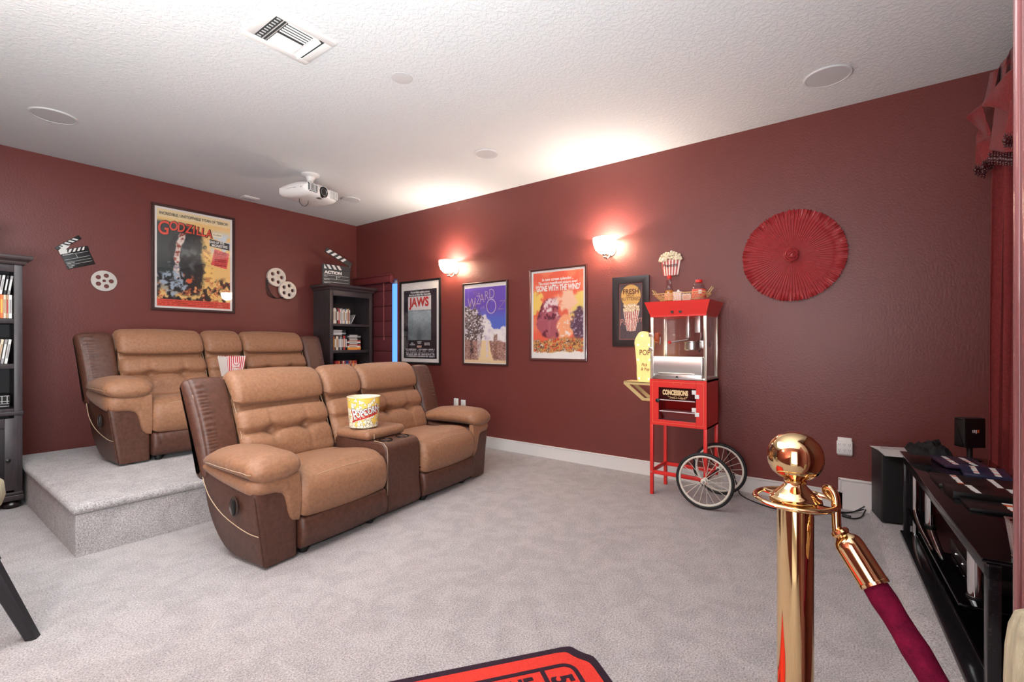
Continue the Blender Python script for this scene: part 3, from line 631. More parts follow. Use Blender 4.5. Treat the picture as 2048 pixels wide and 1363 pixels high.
# 1 dark smoke and flame film poster on the back wall
def art_smoke(U, V):
    C = np.ones(U.shape+(3,))*np.array([240, 200, 128]); n1 = fbm(U, V*1.4, 4, 1); n2 = fbm(U, V*1.4, 11, 2); n3 = fbm(U, V*1.4, 26, 3)
    C = mixc(C, [206, 216, 224], sst(U, 0.62, 0.8)*sst(V, 0.55, 0.68)*sst(V, 0.9, 0.8)*sst(n2, 0.35, 0.55))
    C = mixc(C, [58, 66, 66], sst(0.36-U+0.5*(n1-0.5), -0.02, 0.06)*sst(V, 0.12, 0.3)*sst(0.9-V, 0.0, 0.05))
    body = np.hypot((U-0.42)*1.15, (V-0.52)*0.75)+0.25*(n1-0.5); C = mixc(C, [42, 46, 48], sst(0.30-body, 0, 0.05)); C = mixc(C, [120, 128, 126], sst(0.22-body, 0, 0.15)*sst(n2, 0.5, 0.7)*0.7)
    arc = np.abs(np.hypot((U-0.55)*1.2, (V-0.42)*0.7)-0.36)+0.06*(n2-0.5); C = mixc(C, [232, 216, 206], sst(0.05-arc, 0, 0.02)*(U < 0.5)*(V > 0.30)*(V < 0.78)); C = mixc(C, [150, 60, 44], sst(0.05-arc, 0, 0.02)*(U < 0.5)*(V > 0.30)*(V < 0.78)*sst(n3, 0.55, 0.65))
    fl = np.abs(U-0.66-0.12*(0.5-V)-0.18*(n1-0.5))-0.08-0.12*np.clip(0.6-V, 0, 1); C = mixc(C, [246, 206, 120], sst(-fl, 0, 0.06)*sst(0.76-V, 0, 0.1)*sst(n2, 0.28, 0.45))
    C = mixc(C, [188, 130, 80], sst(-fl, 0, 0.06)*sst(0.7-V, 0, 0.1)*sst(n3, 0.55, 0.7)*0.8)
    lo = sst(0.34+0.12*(n1-0.5)-V, 0, 0.06); C = mixc(C, [52, 44, 42], lo*sst(n2, 0.42, 0.55)); C = mixc(C, [196, 92, 54], lo*sst(n3, 0.56, 0.66)); C = mixc(C, [226, 178, 116], lo*sst(n3, 0.66, 0.74))
    rk = sst(0.19-np.hypot((U-0.2)*0.9, (V-0.26)*1.1)+0.2*(n2-0.5), 0, 0.05); C = mixc(C, [166, 180, 196], rk*sst(n3, 0.42, 0.6)); C = mixc(C, [40, 44, 50], rk*sst(0.42-n3, 0, 0.1))
    C = mixc(C, [214, 96, 60], sst(0.045-np.hypot(U-0.42, (V-0.28)*1.3)+0.05*(n3-0.5), 0, 0.01))
    pk = poly_mask(U, V, [(0.77, 0.66), (0.99, 0.63), (0.95, 0.45), (0.72, 0.48)]); C = mixc(C, [226, 86, 84], pk); C = rows(C, U, V, 0.77, 0.95, 0.475, 0.64, 8, [150, 40, 40], 40, 0.55)*1.0 if True else C
    C = mixc(C, [236, 214, 170], sst(V, 0.905, 0.925))
    C = mixc(C, [226, 84, 66], (V < 0.075).astype(float)); return rows(C, U, V, 0.02, 0.98, 0.01, 0.066, 3, [150, 34, 30], 60, 0.5)
p = poster('black framed vintage film poster with red title, smoke and flames, above the rear loveseat', (-2.022, -0.002, 1.5), BK, 0.79, 1.09, art_smoke, 120, 160, 0.026, (0.022, 0.022, 0.02, 0.02))
join_text([ptext(p, 'INCREDIBLE, UNSTOPPABLE TITAN OF TERROR!', 0.50, 0.955, 0.042, M_txtk, sx=0.72, bold=0.0008)])
M_title = mat('orange_red_ink', (232, 82, 60), 0.5)
def title(dy, m, y, bold, dx=0):
    L = []
    for k, ch in enumerate('GODZILLA'):
        s = [0.20, 0.135, 0.132, 0.128, 0.125, 0.122, 0.12, 0.118][k]; u = [0.075, 0.205, 0.305, 0.405, 0.475, 0.54, 0.605, 0.685][k]; v = [0.80, 0.835, 0.832, 0.83, 0.827, 0.823, 0.82, 0.815][k]
        L.append(ptext(p, ch, u+dx, v+dy, s, m, sx=0.72, bold=bold, y=y, shear=0.12))
    return join_text(L)
title(0, M_txtk, -0.0071, 0.009, 0.006); title(0, M_title, -0.0079, 0.003)
MB().box(p['px0']+0.74*p['pw'], p['px0']+0.88*p['pw'], -0.0072, -0.0068, p['pz0']+0.795*p['ph'], p['pz0']+0.84*p['ph']).build('caption_box', M_cream, p, smooth=False)
ptext(p, "It's Alive!", 0.81, 0.818, 0.028, M_txtk, sx=0.8)
MB().prism([(p['px0']+a*p['pw'], p['pz0']+b*p['ph']) for a, b in ((0.70, 0.685), (0.99, 0.665), (0.99, 0.74), (0.70, 0.765))], 'y', -0.0072, -0.0068).build('caption_box', M_txtk, p, smooth=False)
join_text([ptext(p, 'KING OF THE', 0.80, 0.733, 0.034, M_txtw, sx=0.75, bold=0.001), ptext(p, 'MONSTERS', 0.845, 0.698, 0.038, M_txtw, sx=0.85, bold=0.001)])
# 2 sea poster
def art_sea(U, V):
    C = np.ones(U.shape+(3,))*np.array([38, 32, 40]); n = fbm(U, V*2, 8, 21); n2 = fbm(U, V*2, 30, 22)
    ins = (U > 0.13) & (U < 0.83)
    C = mixc(C, [224, 218, 216], (ins & (V > 0.27) & (V < 0.90)).astype(float))
    sea = (ins & (V > 0.272) & (V < 0.705+0.01*(n2-0.5))).astype(float); S = np.array([150, 162, 166])*(0.75+0.35*sst(V, 0.3, 0.7)[..., None])+(n-0.5)[..., None]*46+(n2-0.5)[..., None]*30
    C = C*(1-sea[..., None])+S*sea[..., None]; C = mixc(C, [92, 104, 110], sea*sst(0.012-np.abs(V-0.70), 0, 0.01)*sst(n2, 0.4, 0.6))
    deep = sst(0.14-np.hypot((U-0.48)*1.3, (V-0.33)*0.8)+0.12*(n-0.5), 0, 0.12); C = mixc(C, [78, 90, 98], sea*deep*0.7)
    return rows(C, U, V, 0.06, 0.94, 0.02, 0.145, 5, [196, 190, 192], 70, 0.5)
p = poster('black framed film poster with red title above a pale grey sea, beside the window shade', (-0.002, -1.325, 0.9), RT, 0.74, 1.05, art_sea, 70, 110, 0.024, (0.045, 0.045, 0.045, 0.095), m=M_black)
join_text([ptext(p, 'The terrifying motion picture', 0.5, 0.965, 0.036, M_txtw, sx=0.82, bold=0.0008, shear=0.15), ptext(p, 'from the terrifying No.1 best seller.', 0.5, 0.928, 0.034, M_txtw, sx=0.82, bold=0.0008, shear=0.15)])
ptext(p, 'JAWS', 0.48, 0.815, 0.155, M_txtr, sx=0.92, bold=0.006)
join_text([ptext(p, 'ROY', 0.27, 0.222, 0.022, M_txtw), ptext(p, 'SCHEIDER', 0.27, 0.20, 0.022, M_txtw), ptext(p, 'ROBERT', 0.49, 0.242, 0.022, M_txtw), ptext(p, 'SHAW', 0.49, 0.22, 0.022, M_txtw), ptext(p, 'RICHARD', 0.72, 0.222, 0.022, M_txtw), ptext(p, 'DREYFUSS', 0.72, 0.20, 0.022, M_txtw)])
MB().box(p['px0']+0.42*p['pw'], p['px0']+0.55*p['pw'], -0.0072, -0.0068, p['pz0']+0.16*p['ph'], p['pz0']+0.188*p['ph']).build('caption_box', M_cream, p, smooth=False)
ptext(p, 'JAWS', 0.485, 0.174, 0.024, M_txtr, bold=0.001)
# 3 purple sky poster
def art_sky(U, V):
    n = fbm(U, V*1.8, 4, 31); n2 = fbm(U, V*1.8, 13, 32); n3 = fbm(U, V*1.8, 34, 33)
    C = np.ones(U.shape+(3,))*np.array([112, 84, 186]); C = mixc(C, [92, 112, 200], sst(0.75-V, 0, 0.2))
    cl = sst(0.80-0.36*U+0.25*(n-0.5)+0.1*(n2-0.5)-V, -0.02, 0.02)+0; hole = sst(0.17-np.hypot((U-0.80)*0.8, V-0.60)+0.10*(n2-0.5), 0, 0.02); C = mixc(C, [236, 228, 226], np.clip(cl-hole, 0, 1)); C = mixc(C, [206, 190, 210], np.clip(cl-hole, 0, 1)*sst(n2, 0.5, 0.7)*0.7)
    tr = sst(0.30-np.hypot((U-0.12)*0.8, (V-0.48)*1.05)+0.30*(n2-0.5), 0, 0.03); C = mixc(C, [72, 58, 58], tr*sst(n3, 0.35, 0.5)); C = mixc(C, [160, 140, 132], tr*sst(n3, 0.58, 0.7))
    gr = sst(0.30+0.10*(n-0.5)-V, 0, 0.03); C = mixc(C, [178, 134, 122], gr); C = mixc(C, [112, 70, 66], gr*sst(n3, 0.48, 0.6)); C = mixc(C, [224, 196, 176], gr*sst(n3, 0.62, 0.72))
    path = sst(0.10+0.40*np.clip(0.26-V, 0, 1)-np.abs(U-0.52)+0.05*(n2-0.5), 0, 0.02)*(V < 0.3); C = mixc(C, [232, 204, 158], path)
    for (a, b, hh, col) in ((0.36, 0.05, 0.30, [206, 196, 196]), (0.56, 0.04, 0.26, [216, 200, 216]), (0.76, 0.05, 0.30, [132, 92, 78]), (0.18, 0.05, 0.28, [70, 52, 50])):
        s = sst(b*1.1-np.abs(U-a)-0.02*(n3-0.5), 0, 0.02)*(V > 0.07)*(V < 0.08+hh); C = mixc(C, col, s*sst(n3, 0.36, 0.5)*0.85)
    return mixc(C, [226, 198, 160], (V < 0.035).astype(float))
p = poster('mahogany framed film poster with purple sky and white clouds, third from the rosette', (-0.002, -2.387, 0.915), RT, 0.655, 0.93, art_sky, 90, 120, 0.018, (0.01, 0.012, 0.008, 0.04))
M_lil = mat('lilac_ink', (206, 186, 226), 0.5); M_mauve = mat('mauve_ink', (120, 84, 110), 0.5)
def oz(m, dx, y, b):
    L = [ptext(p, 'The', 0.30+dx, 0.925, 0.07, m, bold=b, y=y)]
    for k, ch in enumerate('WIZARD'): L.append(ptext(p, ch, [0.18, 0.265, 0.345, 0.435, 0.55, 0.675][k]+dx, [0.79, 0.805, 0.83, 0.85, 0.88, 0.90][k], [0.17, 0.15, 0.15, 0.15, 0.15, 0.16][k], m, sx=0.72, bold=b, y=y))
    L.append(ptext(p, 'of', 0.46+dx, 0.735, 0.06, m, bold=b, y=y)); L.append(ptext(p, 'O', 0.66+dx, 0.73, 0.26, m, sx=0.8, bold=b-0.004, y=y)); L.append(ptext(p, 'Z', 0.88+dx, 0.745, 0.15, m, bold=b-0.002, y=y, shear=0.3))
    join_text(L)
oz(M_mauve, 0.012, -0.0071, -0.001); oz(M_lil, 0, -0.0079, -0.003)
# 4 orange painted poster
def art_orange(U, V):
    n = fbm(U, V*1.5, 4, 41); n2 = fbm(U, V*1.5, 12, 42); n3 = fbm(U, V*1.5, 30, 43)
    C = np.ones(U.shape+(3,))*np.array([232, 104, 78]); C = mixc(C, [242, 140, 104], sst(n, 0.45, 0.65)*0.8)
    C = mixc(C, [240, 204, 110], sst(0.16-np.hypot((U-0.05)*0.8, V-0.62)+0.16*(n2-0.5), 0, 0.05)); C = mixc(C, [236, 206, 118], sst(0.22-np.hypot((U-0.98)*0.7, V-0.55)+0.16*(n2-0.5), 0, 0.06))
    a = sst(0.24-np.hypot((U-0.34)*0.9, (V-0.42)*0.85)+0.16*(n-0.5), 0, 0.04); C = mixc(C, [176, 92, 104], a); C = mixc(C, [232, 208, 206], a*sst(n2, 0.5, 0.6)*sst(V, 0.4, 0.5)); C = mixc(C, [112, 44, 60], a*sst(0.42-n2, 0, 0.08))
    b = sst(0.17-np.hypot((U-0.70)*0.9, (V-0.64)*1.0)+0.15*(n2-0.5), 0, 0.06); C = mixc(C, [240, 196, 168], b)
    d = sst(0.15-np.hypot((U-0.66)*0.9, (V-0.33)*0.8)+0.18*(n-0.5), 0, 0.05); C = mixc(C, [244, 168, 124], d); C = mixc(C, [238, 226, 216], d*sst(n3, 0.62, 0.7))
    e = sst(0.17-np.hypot((U-0.94)*0.9, (V-0.36)*0.8)+0.12*(n2-0.5), 0, 0.04); C = mixc(C, [96, 66, 84], e); C = mixc(C, [178, 150, 170], e*sst(n3, 0.58, 0.68))
    lo = sst(0.20+0.10*(n2-0.5)-V, 0, 0.03); C = mixc(C, [216, 168, 96], lo); C = mixc(C, [112, 62, 48], lo*sst(n3, 0.5, 0.6)); C = mixc(C, [206, 70, 50], lo*sst(0.42-n3, 0, 0.06)); C = mixc(C, [240, 224, 206], lo*sst(n3, 0.66, 0.74))
    return mixc(C, [236, 228, 220], sst(0.03+0.05*(n2-0.5)-V, 0, 0.012))
p = poster('chrome edged framed film poster in orange and red, left of the popcorn sign picture', (-0.002, -3.335, 0.987), RT, 0.665, 0.93, art_orange, 90, 120, 0.020, (0.022, 0.022, 0.045, 0.02), m=mat('mahogany_gloss', (86, 46, 42), 0.2, coat=0.6))
join_text([ptext(p, 'In new screen splendor...', 0.5, 0.91, 0.042, M_txtw, sx=0.86, bold=0.001), ptext(p, 'The most magnificent picture ever!', 0.5, 0.865, 0.040, M_txtw, sx=0.80, bold=0.001)])
ptext(p, "'GONE WITH THE WIND'", 0.5, 0.80, 0.078, M_txtw, sx=0.585, bold=0.003)
# 5 popcorn picture in a deep frame
def art_pop(U, V):
    n = fbm(U, V*2, 30, 51); C = np.ones(U.shape+(3,))*np.array([84, 70, 76])+(n-0.5)[..., None]*34
    C = mixc(C, [112, 88, 40], sst(0.232-np.hypot((U-0.5)*0.5, (V-0.79)), 0, 0.004)*0+sst(0.475-np.hypot((U-0.5), (V-0.79)*2.2), 0, 0.01)); C = mixc(C, [222, 174, 98], sst(0.455-np.hypot((U-0.5), (V-0.79)*2.2), 0, 0.01))
    hw = 0.20+0.17*np.clip((V-0.15)/0.38, 0, 1); cup = (np.abs(U-0.52) < hw)*(V > 0.15+0.03*np.cos((U-0.52)*4-0.0)*-1+0.02)*(V < 0.52); C = mixc(C, [238, 226, 212], cup.astype(float)); C = mixc(C, [178, 58, 56], (cup*(((U-0.52)/hw*3.6+0.25) % 1 < 0.5)).astype(float))
    pc = 0; rg = np.random.default_rng(8)
    for k in range(46):
        u = 0.52+0.34*(2*rg.random()-1); v = 0.52+0.10*rg.random(); r = 0.05+0.02*rg.random(); d = np.hypot(U-u, (V-v)*2.0); C = mixc(C, [206, 176, 134], (d < r).astype(float)); C = mixc(C, [246, 228, 202], sst(r-0.012-d, 0, 0.02))
    return C
p = poster('dark framed popcorn picture with yellow circle and striped cup, beside the popcorn cart', (-0.002, -4.105, 1.13), RT, 0.345, 0.63, art_pop, 60, 120, 0.062, (0.008, 0.008, 0.008, 0.008), (150, 92, 84), group='wall pictures')
p.children[0].data.materials[0] = mat('dark_bevel_frame', (44, 36, 38), 0.3)
M_rust = mat('brown_ink', (104, 52, 36), 0.6)
join_text([ptext(p, 'FRESH', 0.5, 0.865, 0.062, M_rust, sx=0.9, bold=0.0015), ptext(p, 'HOT', 0.5, 0.795, 0.042, M_rust, sx=0.9), ptext(p, 'BUTTERED', 0.5, 0.73, 0.042, M_rust, sx=0.9)])
ptext(p, 'Popcorn', 0.52, 0.33, 0.085, mat('rose_ink', (214, 150, 140), 0.6), sx=0.78, bold=-0.0005, shear=0.3, rot=0.15)
# film reels and the small clapper board on the back wall
M_reel = mat('silver_reel', (206, 200, 192), 0.4, 0.25)
def reel(name, parent, cx, cz, R, y, th=0.006):
    n = 60; m = MB(); holes = [(0.55*R*math.sin(2*PI*k/5+0.3), 0.55*R*math.cos(2*PI*k/5+0.3), 0.215*R) for k in range(5)]+[(0, 0, 0.155*R)]
    cu = bpy.data.curves.new('r', 'CURVE'); cu.dimensions = '2D'; cu.fill_mode = 'BOTH'; cu.extrude = th/2; cu.bevel_depth = 0.0012
    for hx, hy, r in [(0, 0, R)]+holes:
        sp = cu.splines.new('POLY'); k = 48 if r == R else 24; sp.points.add(k-1); sp.use_cyclic_u = True
        for i in range(k): sp.points[i].co = (hx+r*math.cos(2*PI*i/k), hy+r*math.sin(2*PI*i/k), 0, 1)
    t = bpy.data.objects.new('r', cu); COL.objects.link(t); me = bpy.data.meshes.new_from_object(t.evaluated_get(bpy.context.evaluated_depsgraph_get())); bpy.data.objects.remove(t)
    return link(name, me, M_reel, parent, smooth=True, angle=35, loc=(cx, y, cz), rot=(PI/2, 0, 0))
o = thing('film_reel', 'single flat silver film reel on the back wall below the small clapperboard', 'film reel', (-2.786, -0.002, 1.752), BK, 'silver film reels on the back wall')
reel('disc', o, 0, 0, 0.096, -0.006)
o = thing('film_reel', 'pair of overlapping silver film reels with a loop of film, right of the poster', 'film reel', (-1.09, -0.002, 1.88), BK, 'silver film reels on the back wall')
for cx, cz, y, R in ((-0.062, 0.088, -0.016, 0.112), (0.068, -0.062, -0.034, 0.108)):
    d = reel('disc', o, cx, cz, R, y-0.012); reel('disc', o, cx, cz, R, y+0.010); MB().cyl((cx, y-0.012, cz), (cx, y+0.012, cz), R*0.3, 20).build('hub', M_reel, o)
f = MB(); f2 = MB()
for off in (0, 0.035):
    q = cr([(-0.17, -0.012, 0.06), (-0.178+off*0.3, -0.014, -0.02), (-0.165+off, -0.016, -0.12), (-0.11+off, -0.02, -0.165), (-0.04+off*0.5, -0.024, -0.165), (0.03, -0.028, -0.15)], 40, False)
    for sgn in (-1, 1): f.tube([(a+sgn*0.007, b, c) for a, b, c in q], 0.0025, 4)
    for a, b, c in q[::2]: f.box(a-0.008, a+0.008, b-0.001, b+0.001, c-0.0035, c+0.0035)
f.build('film_strip', M_black, o, smooth=False)
def stripes(m, x0, x1, z0, z1, n, slant, y0, y1, first=0.0):
    p = (x1-x0)/n
    for k in range(n):
        a = x0+k*p+first; w_ = p*0.52
        pts = [(a, z0), (a+w_, z0), (a+w_+slant, z1), (a+slant, z1)]; m.prism([(min(max(x, x0), x1), z) for x, z in pts], 'y', y0, y1)
def clapper(o, w, h, sh, th, ang, txt, board, flip):
    MB().box(-w/2, w/2, -th, 0, 0, h, 0.002).build('slate', board, o)
    MB().box(-w/2-0.004, w/2+0.004, -th-0.004, 0, h, h+sh, 0.002).build('lower_stick', board, o)
    s = MB(); stripes(s, -w/2+0.02, w/2-(0.09 if txt else 0.02), h+0.004, h+sh-0.004, 4 if txt else 5, (-1 if flip else 1)*sh*0.6, -th-0.0052, -th-0.004); s.build('stripes', M_txtw, o, smooth=False)
    sgn = 1 if flip else -1; hx = sgn*w/2
    M = Matrix.Translation((hx, 0, h+sh))@Matrix.Rotation(ang*sgn, 4, 'Y')
    a, b = (-w, 0.004) if flip else (-0.004, w)
    up = MB().box(a, b, -th-0.004, 0, 0.0, sh, 0.002); bmesh.ops.transform(up.bm, matrix=M, verts=up.bm.verts); up.build('upper_stick', board, o)
    s = MB(); stripes(s, a+(0.01 if flip else 0.03), b-(0.09 if (txt and flip) else 0.01), 0.004, sh-0.004, 4 if txt else 5, (1 if flip else -1)*-sh*-0.6, -th-0.0052, -th-0.004); bmesh.ops.transform(s.bm, matrix=M, verts=s.bm.verts); s.build('stripes', M_txtw, o, smooth=False)
    ln = MB()
    for z in ((0.62, 0.40, 0.20) if txt else (0.90, 0.60, 0.42, 0.24)): ln.box(-w*0.46, w*0.44, -th-0.0008, -th, h*z, h*z+h*0.014)
    if txt: ln.box(-0.005*w, 0.01*w, -th-0.0008, -th, h*0.40, h*0.62)
    else: ln.box(-0.01*w, 0.0, -th-0.0008, -th, h*0.62, h*0.88)
    ln.build('ruled_lines', M_txtw, o, smooth=False)
    if txt:
        text('ACTION', h*0.25, M_txtw, o, (-w*0.12, -th-0.001, h*0.80), sx=1.2, bold=0.003)
        L = [text(s_, h*0.075, M_txtw, o, (x*w, -th-0.001, h*z), align='LEFT') for s_, x, z in (('SCENE', -0.45, 0.55), ('TAKE', 0.03, 0.55), ('DIRECTOR', -0.45, 0.34), ('CAMERAMAN', -0.45, 0.14))]; join_text(L)
    else:
        L = [text(s_, h*0.085, M_txtw, o, (-w*0.45, -th-0.001, h*z), align='LEFT') for s_, z in (('PRODUCTION', 0.94), ('DIRECTOR', 0.34), ('CAMERA', 0.16), ('DATE', 0.06))]; join_text(L)
    mm = MB(); 
    if flip: mm.lathe([(1e-4, 0), (0.006, 0.001), (0.006, 0.004)], (hx-0.012, -th-0.008, h+sh), 10, Matrix.Rotation(PI/2, 3, 'X'))
    else: mm.prism([(hx-0.004, h+0.0), (hx+0.05, h), (hx+0.05, h+sh), (hx+0.09, h+sh*1.7), (hx+0.05, h+sh*2.0), (hx-0.004, h+sh)], 'y', -th-0.006, -th-0.0045)
    mm.build('hinge', M_steel if flip else M_txtw, o)
o = thing('wall_clapperboard', 'small tilted black and white clapperboard on the back wall, left of the poster', 'clapperboard', (-2.945, -0.003, 1.868), BK)
o.rotation_euler = (0, math.radians(-21), 0)
clapper(o, 0.205, 0.135, 0.036, 0.006, math.radians(20), False, M_black, False)
o = thing('shelf_clapperboard', 'large grey clapperboard reading ACTION standing on the right bookcase', 'clapperboard', (-0.50, -0.27, 1.905), math.radians(-4))
clapper(o, 0.385, 0.205, 0.062, 0.018, math.radians(24), True, mat('slate_grey', (70, 70, 70), 0.6), True)
# popcorn wall plaque, rosette
o = thing('popcorn_plaque', 'small striped popcorn tub wall plaque above the popcorn cart', 'plaque', (-0.002, -4.466, 1.738), RT)
def pq(V): return 0.062+0.022*V
def shp(U, V): return np.stack([(U-0.5)*2*pq(V), -0.010-0.016*np.cos((U-0.5)*PI), V*0.135], -1)
painted('tub', 1, 1, 90, 40, lambda U, V: mixc(np.ones(U.shape+(3,))*np.array([238, 226, 216]), [186, 70, 64], ((U*6+0.0) % 1 < 0.5).astype(float)), o, shape=shp)
MB().prism([(-0.062, 0), (0.062, 0), (0.084, 0.135), (-0.084, 0.135)], 'y', -0.010, 0).build('back_board', M_cream, o, smooth=False)
m = MB(); rg = np.random.default_rng(2)
for k in range(95):
    a = rg.random()*2-1; b = rg.random(); x = a*0.094; z = 0.128+0.074*b*math.sqrt(max(0.05, 1-a*a))
    m.sphere((x, -0.014-0.022*rg.random()*(1-abs(a)*0.5), z), 0.0095+0.004*rg.random(), 5)
m.build('popped_corn', mat('popcorn_cream', (236, 222, 192), 0.7), o)
text('Popcorn', 0.042, M_txtk, o, (0.0, -0.0275, 0.085), sx=0.85, bold=0.0006)
def rosette():
    o = thing('pleated_rosette', 'large round red pleated fabric rosette on the right wall', 'rosette', (-0.004, -5.366, 1.808), RT); R = 0.336; NP = 78
    rg = np.random.default_rng(4); ph = rg.random(NP)*0.6; vs = []; fs = []; nr = 16; na = NP*6
    for j in range(nr+1):
        f = j/nr; r = 0.03+(R-0.03)*f
        for i in range(na):
            a = 2*PI*i/na; k = int(i/6) % NP; t = (i % 6)/6.0
            amp = 0.040*r if f < 0.80 else (0.008+0.007*sst(np.array(f), 0.8, 1.0))
            z = 0.020+amp*(math.sin(2*PI*t+ph[k]*(f > 0.8)*2)*0.8)-(0.010 if 0.78 < f < 0.84 else 0)+(0.006*math.sin(k*1.7) if f > 0.85 else 0); aa = a+(0.012*math.sin(k*2.3) if f > 0.86 else 0)
            rr = r*(1+(0.012*math.sin(2*PI*t+k) if f > 0.95 else 0)); vs.append((rr*math.cos(aa), -max(0.002, z), rr*math.sin(aa)))
    for j in range(nr):
        for i in range(na): fs.append([j*na+i, j*na+(i+1) % na, (j+1)*na+(i+1) % na, (j+1)*na+i])
    m = MB(); m.add(vs, fs); m.build('pleats', mat('red_satin', (168, 54, 57), 0.36), o, angle=80)
    MB().lathe([(1e-4, 0), (R*0.93, 0.0)], (0, 0, 0), 48, Matrix.Rotation(PI/2, 3, 'X'), cap=False).build('backing', M_drape, o)
    for k in range(13):
        a = k*2.399; r = 0.010+0.0032*k; m = MB(); q = []; 
        for s in np.linspace(-1.1, 1.1, 9): q.append((r*math.cos(a+s), -0.046-0.020*(1-r/0.06)-0.006*math.cos(s), r*math.sin(a+s)))
        m.tube(q, [0.004, 0.007, 0.009, 0.010, 0.0105, 0.010, 0.009, 0.007, 0.004], 6, flat=0.6); m.build('petal', MATS['red_satin'], o)
    MB().sphere((0, -0.036, 0), 0.034, 8).build('bud', MATS['red_satin'], o)
rosette()
# sconces
def shade_mat():
    m = bpy.data.materials.new('opal_glass'); m.use_nodes = True; nt = m.node_tree; N = nt.nodes; N.remove(N['Principled BSDF']); out = N['Material Output']
    d = N.new('ShaderNodeBsdfDiffuse'); d.inputs[0].default_value = L4((245, 238, 228)); t = N.new('ShaderNodeBsdfTranslucent'); t.inputs[0].default_value = L4((250, 238, 220)); e = N.new('ShaderNodeEmission'); e.inputs[0].default_value = L4((255, 240, 222)); e.inputs[1].default_value = 9.0
    a = N.new('ShaderNodeAddShader'); mx = N.new('ShaderNodeMixShader'); mx.inputs[0].default_value = 0.75; nt.links.new(d.outputs[0], mx.inputs[1]); nt.links.new(t.outputs[0], mx.inputs[2]); nt.links.new(mx.outputs[0], a.inputs[0]); nt.links.new(e.outputs[0], a.inputs[1]); nt.links.new(a.outputs[0], out.inputs[0]); return m
M_opal = shade_mat(); M_bulb = mat('lit_bulb', (255, 245, 230), emit=(255, 240, 220), estr=30)
def sconce(x, y, rot, label, power=SCONCE_W):
    o = thing('wall_sconce', label, 'wall lamp', (x, y, 1.96), rot, 'opal glass wall sconces')
    c = (0, -0.125, 0)
    MB().lathe([(0.012, 0.004), (0.05, 0.018), (0.082, 0.05), (0.100, 0.095), (0.106, 0.150), (0.103, 0.150), (0.097, 0.096), (0.079, 0.053), (0.048, 0.022), (0.012, 0.008)], c, 40, cap=False).build('shade', M_opal, o)
    m = MB(); m.lathe([(1e-4, -0.035), (0.008, -0.03), (0.012, -0.018), (0.008, -0.010), (0.022, 0.0), (0.024, 0.010), (0.010, 0.014)], c, 20); m.build('finial', M_steel, o)
    m = MB(); m.tube([(0, -0.125, -0.004), (0, -0.08, -0.03), (0, -0.03, 0.0), (0, -0.004, 0.05)], 0.007, 8); m.build('arm', M_steel, o)
    MB().lathe([(0.055, 0), (0.055, 0.008), (0.045, 0.014), (1e-4, 0.016)], (0, 0, 0.055), 28, Matrix.Rotation(PI/2, 3, 'X')).build('backplate', M_steel, o)
    MB().sphere((0, -0.125, 0.085), 0.022, 10).build('bulb', M_bulb, o)
    R = Matrix.Rotation(rot, 3, 'Z'); p = R @ Vector((0, -0.125, 0.112))
    lamp('sconce_lamp', (x+p.x, y+p.y, 1.96+p.z), power, WARM, 0.022)
sconce(0, -1.93, RT, 'lit opal glass wall sconce above the sea poster, farther from the camera')
sconce(0, -3.905, RT, 'lit opal glass wall sconce above and between the orange poster and popcorn picture')
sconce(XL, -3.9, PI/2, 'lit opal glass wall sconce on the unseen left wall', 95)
# outlets
def outlet(y, z, w, h, label, six):
    o = thing('wall_outlet', label, 'outlet', (-0.001, y, z), RT, 'white wall outlets')
    MB().box(-w/2, w/2, -0.006, 0, 0, h, 0.003).build('plate', M_white, o)
    if six:
        MB().box(-w*0.56, w*0.56, -0.032, -0.004, h*0.10, h*0.82, 0.005).build('adapter', M_white, o)
        s = MB()
        for i in range(3):
            for j in range(2):
                x = (i-1)*w*0.36; zz = h*(0.32+0.30*j)
                for dx in (-0.005, 0.005): s.box(x+dx-0.001, x+dx+0.001, -0.0325, -0.0315, zz, zz+0.008)
                s.box(x-0.0015, x+0.0015, -0.0325, -0.0315, zz-0.008, zz-0.004)
        s.build('slots', M_black, o, smooth=False)
    else:
        MB().box(-w*0.3, w*0.3, -0.008, -0.004, h*0.15, h*0.85, 0.002).build('rocker', mat('ivory', (226, 222, 214), 0.4), o)
outlet(-5.682, 0.372, 0.082, 0.127, 'white six socket outlet adapter low on the right wall behind the stanchion', True)
outlet(-1.945, 0.40, 0.072, 0.115, 'small white wall plate above the front loveseat arm, left one of two', False)
outlet(-2.058, 0.395, 0.072, 0.11, 'small white wall plate above the front loveseat arm, right one of two', False)
